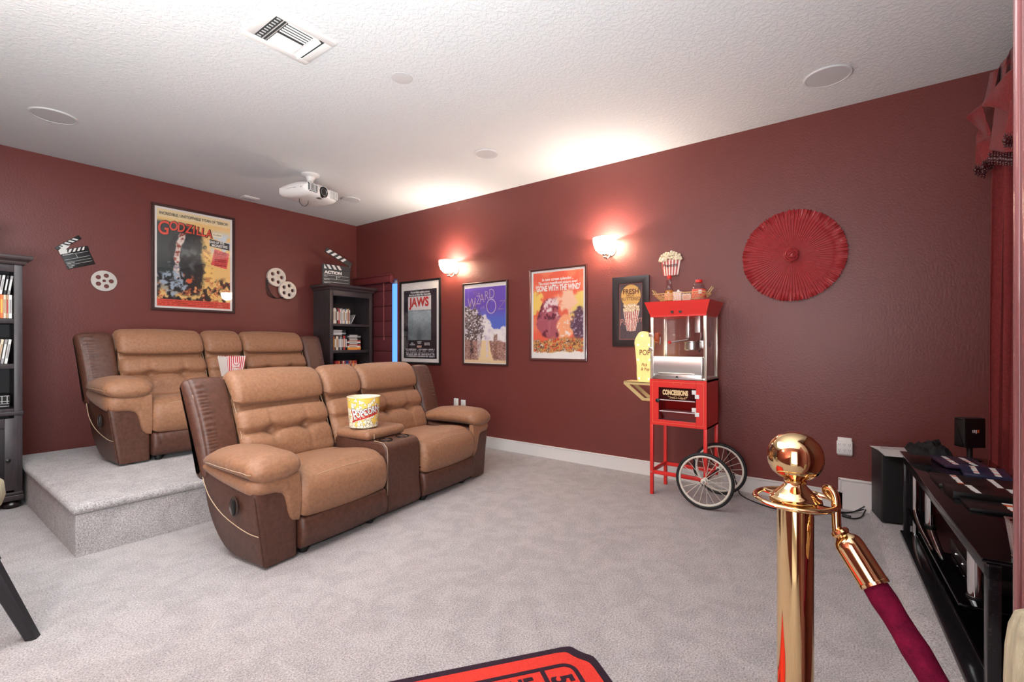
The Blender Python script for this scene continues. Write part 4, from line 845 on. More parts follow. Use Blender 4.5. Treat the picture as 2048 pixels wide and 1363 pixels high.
# ------------------------------------------------------------------ bookcases and film cases
def bookcase(loc, label, w, d, H, stile, shelves, rail, cornice, cx_in, doors=None, name='tall_bookcase'):
    """front faces -y; loc is the middle of the front at the floor"""
    o = thing(name, label, 'bookcase', loc, 0)
    MB().box(-w/2, -w/2+0.022, 0.0, d, 0.05, H-cornice).build('side_panel', M_espresso, o, smooth=False)
    MB().box(w/2-0.022, w/2, 0.0, d, 0.05, H-cornice).build('side_panel', M_espresso, o, smooth=False)
    MB().box(-w/2+0.022, w/2-0.022, d-0.012, d, 0.05, H-cornice).build('back_panel', mat('espresso_dark', (36, 31, 34), 0.6), o, smooth=False)
    for s in (-1, 1): MB().box(s*w/2, s*(w/2-stile), -0.016, 0.006, 0.07, H-cornice, 0.003).build('stile', M_espresso, o)
    MB().box(-w/2+stile, w/2-stile, -0.012, 0.006, H-cornice-rail, H-cornice, 0.003).build('top_rail', M_espresso, o)
    for z in shelves: MB().box(-w/2+0.022, w/2-0.022, 0.0, d-0.012, z-0.034, z, 0.003).build('shelf', M_espresso, o)
    m = MB(); pr = [(0.012, 0), (0.018, 0.012), (0.020, 0.022), (0.034, 0.034), (0.044, 0.040), (0.048, 0.052), (0.050, 0.066), (0.044, 0.072)]; k = cornice/0.072
    for i, (e, z) in enumerate(pr[:-1]):
        e2, z2 = pr[i+1]; a = [(-w/2-e, -0.016-e), (w/2+e, -0.016-e), (w/2+e, d), (-w/2-e, d)]; b = [(-w/2-e2, -0.016-e2), (w/2+e2, -0.016-e2), (w/2+e2, d), (-w/2-e2, d)]
        m.add([(x, y, H-cornice+z*k) for x, y in a]+[(x, y, H-cornice+z2*k) for x, y in b], [[j, (j+1) % 4, 4+(j+1) % 4, 4+j] for j in range(4)])
    e = pr[-1][0]; m.add([(-w/2-e, -0.016-e, H), (w/2+e, -0.016-e, H), (w/2+e, d, H), (-w/2-e, d, H)], [[0, 1, 2, 3]]); e = pr[0][0]; m.add([(-w/2-e, -0.016-e, H-cornice), (w/2+e, -0.016-e, H-cornice), (w/2+e, d, H-cornice), (-w/2-e, d, H-cornice)], [[3, 2, 1, 0]])
    m.build('cornice', mat('espresso_edge', (64, 50, 50), 0.35), o, angle=30)
    m = MB(); m.box(-w/2-0.008, w/2+0.008, -0.026, d, 0.055, 0.095, 0.008, 3); m.box(-w/2-0.004, w/2+0.004, -0.02, d, 0.095, 0.115, 0.006, 3); m.build('base_molding', M_espresso, o)
    for sx in (-1, 1):
        for y in (0.03, d-0.05): MB().lathe([(0.025, 0.0), (0.046, 0.012), (0.050, 0.028), (0.040, 0.046), (0.026, 0.058)], (sx*(w/2-0.05), y, 0), 20).build('bun_foot', mat('foot_dark', (38, 26, 26), 0.25), o)
    if doors:
        zt = doors; m = MB(); m.box(-w/2-0.006, w/2+0.006, -0.03, d, zt-0.002, zt+0.028, 0.008, 3); m.build('waist_molding', M_espresso, o)
        for s in (-1, 1):
            x0, x1 = (0.004, w/2-stile*0.55) if s > 0 else (-w/2+stile*0.55, -0.004)
            f = MB(); b = 0.066
            f.box(x0, x0+b, -0.022, -0.004, 0.13, zt-0.02, 0.003); f.box(x1-b, x1, -0.022, -0.004, 0.13, zt-0.02, 0.003); f.box(x0+b, x1-b, -0.022, -0.004, 0.13, 0.13+b, 0.003); f.box(x0+b, x1-b, -0.022, -0.004, zt-0.02-b, zt-0.02, 0.003)
            dr = f.build('door', M_espresso, o); MB().box(x0+b-0.002, x1-b+0.002, -0.014, -0.006, 0.13+b, zt-0.02-b, 0.004).build('panel', mat('espresso_dark', (36, 31, 34), 0.6), dr)
            kx = x1-0.05 if s > 0 else x0+0.05; MB().lathe([(0.006, 0), (0.006, 0.012), (0.014, 0.018), (0.014, 0.024), (1e-4, 0.029)], (kx, -0.022, 0.345), 16, Matrix.Rotation(PI/2, 3, 'X')).build('knob', M_blackm, dr)
    return o
ORD = ['first', 'second', 'third', 'fourth', 'fifth', 'sixth', 'seventh', 'eighth', 'ninth', 'tenth', 'eleventh', 'twelfth', 'thirteenth', 'fourteenth', 'fifteenth', 'sixteenth']
CN = {'white': (226, 222, 216), 'cream': (214, 200, 176), 'grey': (150, 146, 146), 'red': (172, 52, 48), 'black': (30, 28, 30), 'blue': (52, 72, 120), 'orange': (214, 112, 56), 'yellow': (228, 176, 78), 'tan': (176, 140, 108), 'purple': (108, 74, 124)}
SP = {'white': 'grey', 'cream': 'tan', 'grey': 'white', 'red': 'cream', 'black': 'white', 'blue': 'white', 'orange': 'yellow', 'yellow': 'orange', 'tan': 'red', 'purple': 'white'}
def case(loc, col, w, h, d, label, group, lean=0.0, flat=False):
    """film case: spine faces -y"""
    o = thing('film_case', label, 'film case', loc, 0, group)
    o.rotation_euler = (0, lean, 0)
    M = mat('case_'+col, CN[col], 0.4); M2 = mat('case_'+SP[col], CN[SP[col]], 0.4)
    MB().box(-w/2, w/2, 0, d, 0, h, 0.0015, 1).build('case', M, o, smooth=False)
    if flat: MB().box(-w*0.40, w*0.22, -0.0006, 0.001, h*0.25, h*0.75).build('spine_print', M2, o, smooth=False)
    else: MB().box(-w*0.30, w*0.30, -0.0006, 0.001, h*0.22, h*0.80).build('spine_print', M2, o, smooth=False)
    return o
# right bookcase in the corner
bookcase((-0.375, -0.425, 0), 'tall dark bookcase in the corner under the large grey clapperboard', 0.635, 0.36, 1.905, 0.045, (0.30, 0.74, 1.07, 1.41), 0.075, 0.07, 0)
bx = -0.375-0.3175+0.045
cols = ['white', 'cream', 'white', 'cream', 'black', 'red', 'red', 'white', 'grey', 'white', 'cream', 'blue', 'white', 'cream', 'tan', 'white']; x = bx+0.008
for i, c in enumerate(cols):
    w_ = 0.014+0.004*(i % 3 == 1); case((x+w_/2, -0.405+0.004*(i % 2), 1.4115), c, w_, 0.178+0.010*((i*7) % 3), 0.13, '%s upright film case, %s from left in the right bookcase top row' % (c, ORD[i]), 'film cases in the right bookcase top row'); x += w_+0.0012
case((x+0.012, -0.40, 1.4118), 'grey', 0.010, 0.14, 0.12, 'thin grey disc case leaning at the end of the right bookcase top row', 'film cases in the right bookcase top row', 0.50)
x = bx+0.004
for i, (c, w_) in enumerate([('black', 0.022), ('orange', 0.014), ('black', 0.018), ('cream', 0.034), ('black', 0.018), ('grey', 0.03), ('black', 0.02), ('red', 0.026), ('black', 0.024)]):
    case((x+w_/2, -0.405, 1.0715), c, w_, 0.178 if i != 7 else 0.185, 0.13, '%s upright film case, %s from left on the right bookcase middle shelf' % (c, ORD[i]), 'upright cases on the right bookcase middle shelf'); x += w_+0.0012
sx = x+0.115; z = 1.0715
for i, c in enumerate(['orange', 'yellow', 'white', 'red', 'black', 'white', 'red', 'black', 'black', 'grey', 'black']):
    h_ = 0.0165+0.003*(i % 2); case((sx+0.004*math.sin(i*2.1), -0.40, z), c, 0.195, h_, 0.14, '%s film case lying flat, %s from bottom of the right bookcase stack' % (c, ORD[i]), 'flat stack on the right bookcase middle shelf', flat=True); z += h_+0.0005
z0 = 1.259
for j, (xx, w_) in enumerate(((bx+0.105, 0.2),)):
    for i in range(4): case((xx+0.005*(i % 2), -0.40, z0+i*0.0185), ['black', 'grey', 'black', 'black'][i], w_, 0.018, 0.13, '%s film case laid flat over the upright cases, %s from bottom' % (['black', 'grey', 'black', 'black'][i], ORD[i]), 'cases laid over the upright row', flat=True)
x = bx+0.06
for i, c in enumerate(['red', 'red', 'orange', 'black', 'red', 'cream', 'red', 'blue', 'blue', 'red', 'tan', 'red', 'orange', 'red', 'red']):
    w_ = 0.020; case((x+w_/2, -0.40, 0.7415), c, w_, 0.192, 0.13, '%s spined book, %s from left on the low right bookcase shelf' % (c, ORD[i]), 'red books on the low right bookcase shelf')['category'] = 'book'; x += w_+0.001
# left bookcase, mostly outside the frame
bookcase((-3.872, -1.0, 0), 'tall dark bookcase with doors at the far left edge beside the platform', 0.83, 0.38, 1.777, 0.043, (0.70, 1.015, 1.333), 0.055, 0.062, 0, doors=0.655, name='bookcase_with_doors')
rx = -3.872+0.415-0.043
x = rx-0.005; LB = 'cases on the left bookcase upper shelf'
for i, (c, w_) in enumerate([('white', 0.017), ('tan', 0.011), ('cream', 0.012), ('orange', 0.015), ('yellow', 0.016), ('white', 0.016), ('black', 0.016)]):
    case((x-w_/2, -0.985, 1.3345), c, w_, 0.165, 0.13, '%s film case, %s from right on the left bookcase upper shelf' % (c, ORD[i]), LB); x -= w_+0.001
x = rx-0.022
for i, c in enumerate(['grey', 'black', 'white', 'grey', 'black', 'white', 'black']):
    case((x, -0.985, 1.5015), c, 0.013, 0.135, 0.13, '%s leaning film case, %s from right above the left bookcase upper row' % (c, ORD[i]), 'leaning cases above the left bookcase row', 0.13); x -= 0.0195
x = rx-0.036
for i, c in enumerate(['white', 'grey', 'cream', 'purple', 'white', 'grey', 'purple']):
    case((x, -0.985, 1.0165), c, 0.014, 0.172, 0.13, '%s leaning film case, %s from right on the left bookcase middle shelf' % (c, ORD[i]), 'cases on the left bookcase middle shelf', 0.13); x -= 0.0185
o = thing('disc_player', 'stack of silver trimmed black player boxes in the left bookcase above the doors', 'player', (rx-0.10, -0.97, 0.7005))
MB().box(-0.2, 0.085, 0, 0.24, 0.0, 0.035, 0.004).build('lower_box', M_black, o); MB().box(-0.2, 0.088, -0.004, 0.24, 0.038, 0.095, 0.004).build('upper_box', M_black, o)
m = MB()
for z in (0.016, 0.034, 0.05, 0.088): m.box(-0.19, 0.082, -0.0065, -0.004, z, z+0.0035)
for xx in (0.0, 0.045, 0.07): m.box(xx, xx+0.004, -0.0065, -0.004, 0.04, 0.09)
m.build('silver_trim', M_steel, o, smooth=False)
o = thing('stand_in_ornament', 'dark stand-in camera ornament with its tip showing at the far left edge above the bookcase', 'ornament', (-3.66, -0.82, 1.7775), math.radians(35))  # invented camera shape standing in for a blurred dark mark
MB().box(-0.09, 0.09, -0.06, 0.06, 0.0, 0.012, 0.003).build('base', mat('stand_in_dark', (58, 34, 32), 0.5), o); MB().box(-0.07, 0.06, -0.045, 0.045, 0.012, 0.225, 0.01).build('body', MATS['stand_in_dark'], o)
MB().cyl((0.055, 0, 0.205), (0.115, 0, 0.212), 0.019, 18).build('lens', MATS['stand_in_dark'], o); MB().lathe([(0.023, 0), (0.027, 0.003), (0.027, 0.024), (0.022, 0.028)], (0.105, 0, 0.211), 20, Matrix.Rotation(PI/2, 3, 'Y')).build('lens_hood', MATS['stand_in_dark'], o)

# ------------------------------------------------------------------ popcorn cart
def cart():
    o = thing('popcorn_cart', 'red popcorn cart with glass case and two spoked wheels against the right wall', 'popcorn cart', (-0.335, -4.677, 0), RT)
    F = -0.165; w = 0.210
    c = MB(); zb, zt = 0.538, 0.888
    # cabinet with an open front
    c.box(-w, -w+0.012, F, -F, zb, zt); c.box(w-0.012, w, F, -F, zb, zt); c.box(-w, w, -F-0.012, -F, zb, zt); c.box(-w, w, F, -F, zb, zb+0.012); c.box(-w, w, F, -F, zt-0.012, zt)
    c.box(-w, -0.142, F-0.002, F+0.012, zb, zt, 0.002); c.box(0.134, w, F-0.002, F+0.012, zb, zt, 0.002); c.box(-0.142, 0.134, F-0.002, F+0.012, zb, 0.580, 0.002); c.box(-0.142, 0.134, F-0.002, F+0.012, 0.826, zt, 0.002)
    cab = c.build('cabinet', M_red, o, smooth=False)
    M_goldl = mat('gold_line', (232, 150, 90), 0.5)
    pin = MB(); a, b, e = w-0.022, 0.0012, F-0.0026
    for (x0, x1, z0, z1) in ((-a, a, zt-0.022, zt-0.0205), (-a, a, zb+0.02, zb+0.0215), (-a, -a+0.0015, zb+0.02, zt-0.02), (a-0.0015, a, zb+0.02, zt-0.02)): pin.box(x0, x1, e, e+0.0006, z0, z1)
    pin.lathe([(0.03, 0), (0.031, 0.0006), (0.0295, 0.0006)], (0, F-0.0022, 0.858), 32, Matrix.Rotation(PI/2, 3, 'X'), cap=False, sy=0.33); pin.build('gold_pinstripe', M_goldl, cab, smooth=False)
    MB().box(-0.140, 0.132, F+0.004, F+0.007, 0.582, 0.824).build('door_glass', glassmat('tinted_glass', (236, 214, 214)), o, smooth=False)
    M_clear = mat('acrylic_edge', (214, 196, 196), 0.2)
    for z in (0.735, 0.650): MB().box(-0.136, 0.128, F-0.001, F+0.12, z-0.007, z, 0.002).build('shelf', M_clear, o)
    MB().box(-0.136, 0.128, F+0.01, F+0.014, 0.745, 0.822).build('interior_shade', mat('shaded_interior', (66, 14, 18), 0.4), o, smooth=False)  # dark sheet painting the cabinet's shaded interior behind the lettering
    M_tx = mat('pale_gold_ink', (234, 202, 150), 0.5)
    text('CONCESSIONS', 0.050, M_tx, o, (-0.018, F+0.0035, 0.788), sx=0.56, bold=0.0028)
    s = MB()
    for sg in (-1, 1):
        for k in range(4): s.tube([(sg*(0.016+0.014*k+0.010*math.cos(t)), F+0.0035, 0.756-0.008*abs(math.sin(k*0.9))+0.006*math.sin(t)) for t in np.linspace(0, 5, 10)], 0.0011, 4)
        s.tube([(sg*x, F+0.0035, 0.748+0.016*(x/0.075)**2) for x in np.linspace(0, 0.075, 8)], 0.0013, 4)
    s.build('scroll_ornament', M_tx, o)
    for z in (0.803, 0.674): h = MB(); h.box(0.106, 0.130, F-0.008, F-0.001, z-0.018, z+0.014, 0.002); h.box(0.134, 0.158, F-0.008, F-0.001, z-0.048, z-0.018, 0.002); h.box(0.128, 0.136, F-0.006, F-0.001, z-0.048, z+0.014); h.build('hinge', M_white, o)
    MB().lathe([(0.016, 0), (0.016, 0.012), (0.009, 0.016), (1e-4, 0.017)], (-0.146, F-0.002, 0.725), 16, Matrix.Rotation(PI/2, 3, 'X')).build('door_latch', M_black, o)
    # glass case
    M_alu = mat('aluminium', (214, 206, 192), 0.28, 0.85)
    gz0, gz1 = 0.888, 1.372
    MB().box(-w+0.005, w-0.005, F+0.004, -F-0.004, gz0, gz0+0.018, 0.003).build('tray', M_steel, o)
    for sx in (-1, 1):
        for sy in (-1, 1):
            x, y = sx*(w-0.014), sy*(-F-0.014); p = MB(); p.box(x-0.011, x+0.011, y-0.002*sy, y+0.009*sy, gz0, gz1, 0.001); p.box(x-0.002*sx, x+0.010*sx, y-0.011, y+0.009, gz0, gz1, 0.001); p.build('post', M_alu, o)
    for n, (x0, x1, y0, y1) in dict(front=(-w+0.025, w-0.025, F+0.006, F+0.009), back=(-w+0.025, w-0.025, -F-0.009, -F-0.006), left=(-w+0.006, -w+0.009, F+0.02, -F-0.02), right=(w-0.009, w-0.006, F+0.02, -F-0.02)).items():
        MB().box(x0, x1, y0, y1, gz0+0.018, gz1).build('glass_pane', M_glass, o, smooth=False)
    for z in (1.21, 1.10): MB().box(-w-0.008, -w+0.03, F-0.006, F+0.004, z, z+0.03, 0.002).build('case_hinge', M_alu, o)
    bd = MB(); K = 14
    prf = [(F-0.012-0.020*math.sin(PI*i/K)*0.4, 0.930+0.128*i/K) for i in range(K+1)]
    vs = []; 
    for y, z in prf: vs += [(-0.178, y, z), (0.178, y, z), (0.178, y+0.003, z), (-0.178, y+0.003, z)]
    fs = [[4*j+k, 4*j+(k+1) % 4, 4*j+4+(k+1) % 4, 4*j+4+k] for j in range(K) for k in range(4)]+[[0, 1, 2, 3], [4*K, 4*K+1, 4*K+2, 4*K+3]]
    bd.add(vs, fs); bd.box(-0.181, -0.175, F-0.02, F+0.004, 0.905, 1.06, 0.001); bd.box(0.175, 0.181, F-0.02, F+0.004, 0.905, 1.06, 0.001); bin_ = bd.build('bin_door', M_steel, o)
    MB().box(-0.182, 0.182, F-0.010, F+0.002, 0.890, 0.930, 0.002).build('lower_lip', M_steel, bin_); MB().box(-0.14, 0.13, F-0.022, F-0.010, 0.931, 0.938, 0.002).build('hand_lip', M_alu, bin_); MB().cyl((-0.19, F-0.006, 1.058), (0.19, F-0.006, 1.058), 0.005, 10).build('hinge_rod', M_alu, bin_)
    MB().prism([(-0.012, 0.904), (0.012, 0.904), (0.004, 0.916), (-0.004, 0.916)], 'y', F-0.0125, F-0.0095).build('emblem', M_black, bin_, smooth=False)
    # kettle on its hangers
    k = MB().lathe([(1e-4, 1.105), (0.052, 1.105), (0.058, 1.112), (0.058, 1.165), (0.063, 1.168), (0.063, 1.174), (1e-4, 1.176)], (0.055, 0.02, 0), 32).build('kettle', M_steel, o)
    MB().box(0.012, 0.038, -0.005, 0.025, 1.20, gz1, 0.002).build('hanger', M_steel, k); MB().box(0.078, 0.118, 0.0, 0.02, 1.24, gz1, 0.002).build('hanger', M_steel, k)
    MB().tube([(0.03, 0.0, 1.22), (0.03, 0, 1.19), (0.05, 0.02, 1.178)], 0.006, 6).build('spout_bracket', M_steel, k)
    MB().cyl((0.03, -0.02, 1.188), (-0.085, -0.06, 1.168), 0.005, 8).build('handle_rod', M_steel, k); MB().sphere((-0.092, -0.062, 1.167), 0.013, 8).build('handle_knob', M_red, k)
    MB().cyl((0.10, 0.03, 1.18), (0.035, -0.02, 1.105), 0.0045, 8).build('stir_rod', M_blackm, k); MB().tube([(0.145, 0.06, gz1), (0.14, 0.06, 1.27), (0.115, 0.05, 1.18), (0.10, 0.04, 1.09)], 0.007, 8).build('power_lead', M_black, k)
    MB().box(0.105, 0.135, 0.03, 0.06, 1.12, 1.18, 0.003).build('connector_box', M_steel, k); MB().lathe([(0.022, 0), (0.022, 0.008), (0.012, 0.012)], (0.19, 0.0, 1.15), 16, Matrix.Rotation(-PI/2, 3, 'Y')).build('side_knob', M_black, o)
    # flared canopy
    cz0, cz1 = 1.372, 1.474; lo = (0.206, 0.168); hi = (0.240, 0.205)
    m = MB(); a = [(-lo[0], -lo[1]), (lo[0], -lo[1]), (lo[0], lo[1]), (-lo[0], lo[1])]; b = [(-hi[0], -hi[1]), (hi[0], -hi[1]), (hi[0], hi[1]), (-hi[0], hi[1])]
    m.add([(x, y, cz0-0.012) for x, y in a]+[(x, y, cz0) for x, y in a]+[(x, y, cz1) for x, y in b], [[3, 2, 1, 0]]+[[j, (j+1) % 4, 4+(j+1) % 4, 4+j] for j in range(4)]+[[4+j, 4+(j+1) % 4, 8+(j+1) % 4, 8+j] for j in range(4)]+[[8, 9, 10, 11]])
    can = m.build('canopy', M_red, o, smooth=False); tl = Matrix.Rotation(PI/2-0.348, 3, 'X')
    for x in (-0.035, 0.025): MB().lathe([(0.011, 0), (0.011, 0.005), (0.007, 0.006), (1e-4, 0.005)], (x, -0.168-0.037*0.22, cz0+0.022), 18, tl).build('switch', M_black, can)
    # legs, rails, wheels
    for sx in (-1, 1):
        for sy in (-1, 1):
            z0 = 0.0 if sx < 0 else 0.145; x = sx*(w-0.012); y = sy*(-F-0.012)
            MB().box(x-0.0125, x+0.0125, y-0.0125, y+0.0125, z0, zb+0.002, 0.003).build('leg', M_red, o)
    for sy in (-1, 1): MB().box(-w+0.02, w-0.02, sy*(-F-0.012)-0.008, sy*(-F-0.012)+0.008, 0.158, 0.186, 0.003).build('rail', M_red, o)
    for sx in (-1, 1): MB().box(sx*(w-0.012)-0.008, sx*(w-0.012)+0.008, F+0.02, -F-0.02, 0.164, 0.192, 0.003).build('rail', M_red, o)
    bt = MB()
    for sy in (-1, 1): bt.lathe([(0.006, 0), (0.005, 0.004), (1e-4, 0.005)], (-w+0.012, F-0.0 if sy < 0 else -F-0.02, 0.172), 10, Matrix.Rotation(PI/2, 3, 'X'))
    bt.build('bolt', M_steel, o)
    ax, az, R = 0.222, 0.199, 0.197
    MB().cyl((ax, -0.30, az), (ax, 0.155, az), 0.009, 10).build('axle', M_blackm, o)
    M_tire = mat('rubber_tire', (26, 24, 26), 0.6); M_rim = mat('cream_rim', (222, 214, 200), 0.4)
    for y in (-0.275, 0.138):
        t = MB(); t.tube([(ax+(R-0.011)*math.cos(2*PI*i/56), y, az+(R-0.011)*math.sin(2*PI*i/56)) for i in range(56)], 0.011, 10, True); tire = t.build('wheel', M_tire, o)
        t = MB(); t.tube([(ax+(R-0.027)*math.cos(2*PI*i/56), y, az+(R-0.027)*math.sin(2*PI*i/56)) for i in range(56)], 0.0085, 8, True); t.build('rim', M_rim, tire)
        MB().lathe([(0.012, -0.032), (0.019, -0.028), (0.019, -0.022), (0.010, -0.018), (0.010, 0.018), (0.019, 0.022), (0.019, 0.028), (0.012, 0.032)], (ax, y, az), 20, Matrix.Rotation(PI/2, 3, 'X')).build('hub', M_rim, tire); MB().sphere((ax, y-0.034, az), 0.010, 8).build('axle_nut', M_steel, tire)
        sp = None
        for i in range(20):
            a = 2*PI*i/20+0.1; sg = 1 if i % 2 else -1; p0 = Vector((ax+0.017*math.cos(a+0.5*(1 if (i//2) % 2 else -1)), y+sg*0.024, az+0.017*math.sin(a+0.5*(1 if (i//2) % 2 else -1)))); p1 = Vector((ax+(R-0.034)*math.cos(a), y, az+(R-0.034)*math.sin(a)))
            MB().cyl(p0, p1, 0.0016, 5).build('spoke', M_rim, tire)
    return o
cart()
# things on top of the cart
CT = 1.4745
def on_cart(lx, ly): return (-0.335+ly, -4.677-lx)
def basket():
    x, y = on_cart(-0.01, -0.02); o = thing('wire_basket', 'gold wire basket on top of the popcorn cart holding bottles', 'basket', (x, y, CT), RT); M_w = mat('gold_wire', (232, 206, 140), 0.35, 0.4)
    def ringp(hx, hy, z): return [(-hx, -hy, z), (hx, -hy, z), (hx, hy, z), (-hx, hy, z)]
    m = MB(); h = 0.062; B0 = (0.135, 0.075); B1 = (0.195, 0.095)
    for t in (0, 0.25, 0.5, 0.75, 1.0):
        hx = B0[0]+(B1[0]-B0[0])*t; hy = B0[1]+(B1[1]-B0[1])*t; m.tube(ringp(hx, hy, 0.004+h*t), 0.0032 if t == 1 else 0.0016, 5, True)
    m.build('rim_wire', M_w, o); m = MB()
    for k in range(19):
        f = k/18*2-1
        for s in (-1, 1): m.tube([(f*B0[0], s*B0[1], 0.004), (f*B1[0], s*B1[1], 0.004+h)], 0.0014, 4)
    for k in range(9):
        f = k/8*2-1
        for s in (-1, 1): m.tube([(s*B0[0], f*B0[1], 0.004), (s*B1[0], f*B1[1], 0.004+h)], 0.0014, 4)
    for k in range(9): m.tube([(-B0[0]+k/8*2*B0[0], -B0[1], 0.004), (-B0[0]+k/8*2*B0[0], B0[1], 0.004)], 0.0014, 4)
    m.build('wire_mesh', M_w, o)
    for s in (-1, 1): MB().tube([(s*0.195, -0.025, 0.064), (s*0.225, -0.025, 0.105), (s*0.225, 0.025, 0.105), (s*0.195, 0.025, 0.064)], 0.0032, 6).build('handle', M_w, o)
basket()
M_pet = glassmat('clear_plastic', (240, 236, 236), 0.08)
def bottle():
    x, y = on_cart(-0.105, -0.03); o = thing('oil_bottle', 'half full amber oil bottle with red cap standing in the cart basket', 'bottle', (x, y, CT+0.007), RT)
    MB().lathe([(0.026, 0.0), (0.035, 0.006), (0.036, 0.07), (0.030, 0.092), (0.0245, 0.105), (0.0235, 0.15), (0.027, 0.165), (0.026, 0.175), (0.015, 0.182), (0.015, 0.19)], n=28, cap=False).build('glass', M_pet, o)
    MB().lathe([(0.024, 0.002), (0.0335, 0.007), (0.0345, 0.07), (0.029, 0.090), (1e-4, 0.0905)], n=28).build('oil', mat('amber_oil', (214, 140, 48), 0.15, coat=0.6), o)
    MB().lathe([(0.0365, 0.012), (0.0368, 0.013), (0.0368, 0.062), (0.0365, 0.063)], n=28, cap=False, a0=PI*1.05, a1=PI*1.95).build('label', mat('peach_label', (236, 170, 130), 0.5), o)
    MB().lathe([(0.018, 0.180), (0.018, 0.204), (0.016, 0.207), (1e-4, 0.207)], n=24).build('cap', M_red, o)
bottle()
def jar():
    x, y = on_cart(0.115, -0.02); o = thing('salt_jar', 'wide clear plastic jar with red label and red cap in the cart basket', 'jar', (x, y, CT+0.007), RT)
    MB().lathe([(0.040, 0), (0.049, 0.006), (0.050, 0.085), (0.046, 0.095), (0.040, 0.107), (0.041, 0.117), (0.034, 0.128), (0.022, 0.134), (0.022, 0.142)], n=32, cap=False).build('glass', M_pet, o)
    MB().lathe([(0.0385, 0.002), (0.0475, 0.007), (0.0485, 0.078), (1e-4, 0.079)], n=28).build('contents', mat('pink_salt', (232, 168, 150), 0.7), o)
    MB().lathe([(0.0505, 0.022), (0.0508, 0.023), (0.0508, 0.084), (0.0505, 0.085)], n=32, cap=False).build('label', mat('coral_label', (226, 96, 84), 0.5), o)
    MB().lathe([(0.0510, 0.05), (0.0512, 0.051), (0.0512, 0.076), (0.0510, 0.077)], n=10, cap=False, a0=PI*1.56, a1=PI*1.72).build('label_patch', mat('white_label', (236, 224, 220), 0.5), o)
    MB().lathe([(0.025, 0.136), (0.025, 0.154), (0.023, 0.157), (1e-4, 0.157)], n=24).build('cap', M_red, o)
jar()
for i, (lx, h_, lab) in enumerate(((-0.035, 0.066, 'white lidded tub with round knob in the cart basket beside the oil bottle'), (0.035, 0.055, 'plain white tub in the cart basket beside the salt jar'))):
    x, y = on_cart(lx, -0.03); o = thing('white_tub', lab, 'tub', (x, y, CT+0.007), RT, 'white tubs in the cart basket')
    MB().box(-0.032, 0.032, -0.032, 0.032, 0, h_, 0.006, 3).build('body', mat('tub_white', (238, 228, 222), 0.5), o)
    if i == 0: MB().box(-0.034, 0.034, -0.034, 0.034, h_, h_+0.008, 0.003).build('lid', MATS['tub_white'], o); MB().sphere((0, 0, h_+0.015), 0.011, 8).build('knob', MATS['tub_white'], o)
    else: MB().box(-0.024, 0.024, -0.0328, -0.031, 0.012, h_-0.012).build('label', mat('pink_label', (232, 178, 168), 0.5), o)
# side bracket and the lit popcorn sign
def bracket():
    o = thing('gold_bracket', 'gold triangular shelf bracket on the left side of the popcorn cart', 'bracket', (-0.335, -4.677, 0), RT); y0, y1 = -0.05, 0.10
    MB().box(-0.475, -0.212, y0, y1, 0.838, 0.850, 0.004).build('top_plate', M_gold, o)
    for y in (y0, y1-0.012):
        m = MB(); out = [(-0.475, 0.848), (-0.475, 0.826), (-0.318, 0.700), (-0.212, 0.700), (-0.212, 0.848)]; inn = [(-0.425, 0.824), (-0.418, 0.815), (-0.30, 0.722), (-0.243, 0.722), (-0.243, 0.824)]
        vs = []; 
        for yy in (y, y+0.012): vs += [(a, yy, b) for a, b in out]+[(a, yy, b) for a, b in inn]
        fs = []
        for i in range(5):
            j = (i+1) % 5; fs += [[i, j, 5+j, 5+i], [10+i, 15+i, 15+j, 10+j], [i, 10+i, 10+j, j], [5+i, 5+j, 15+j, 15+i]]
        m.add(vs, fs); m.build('side_plate', M_gold, o, smooth=False)
bracket()
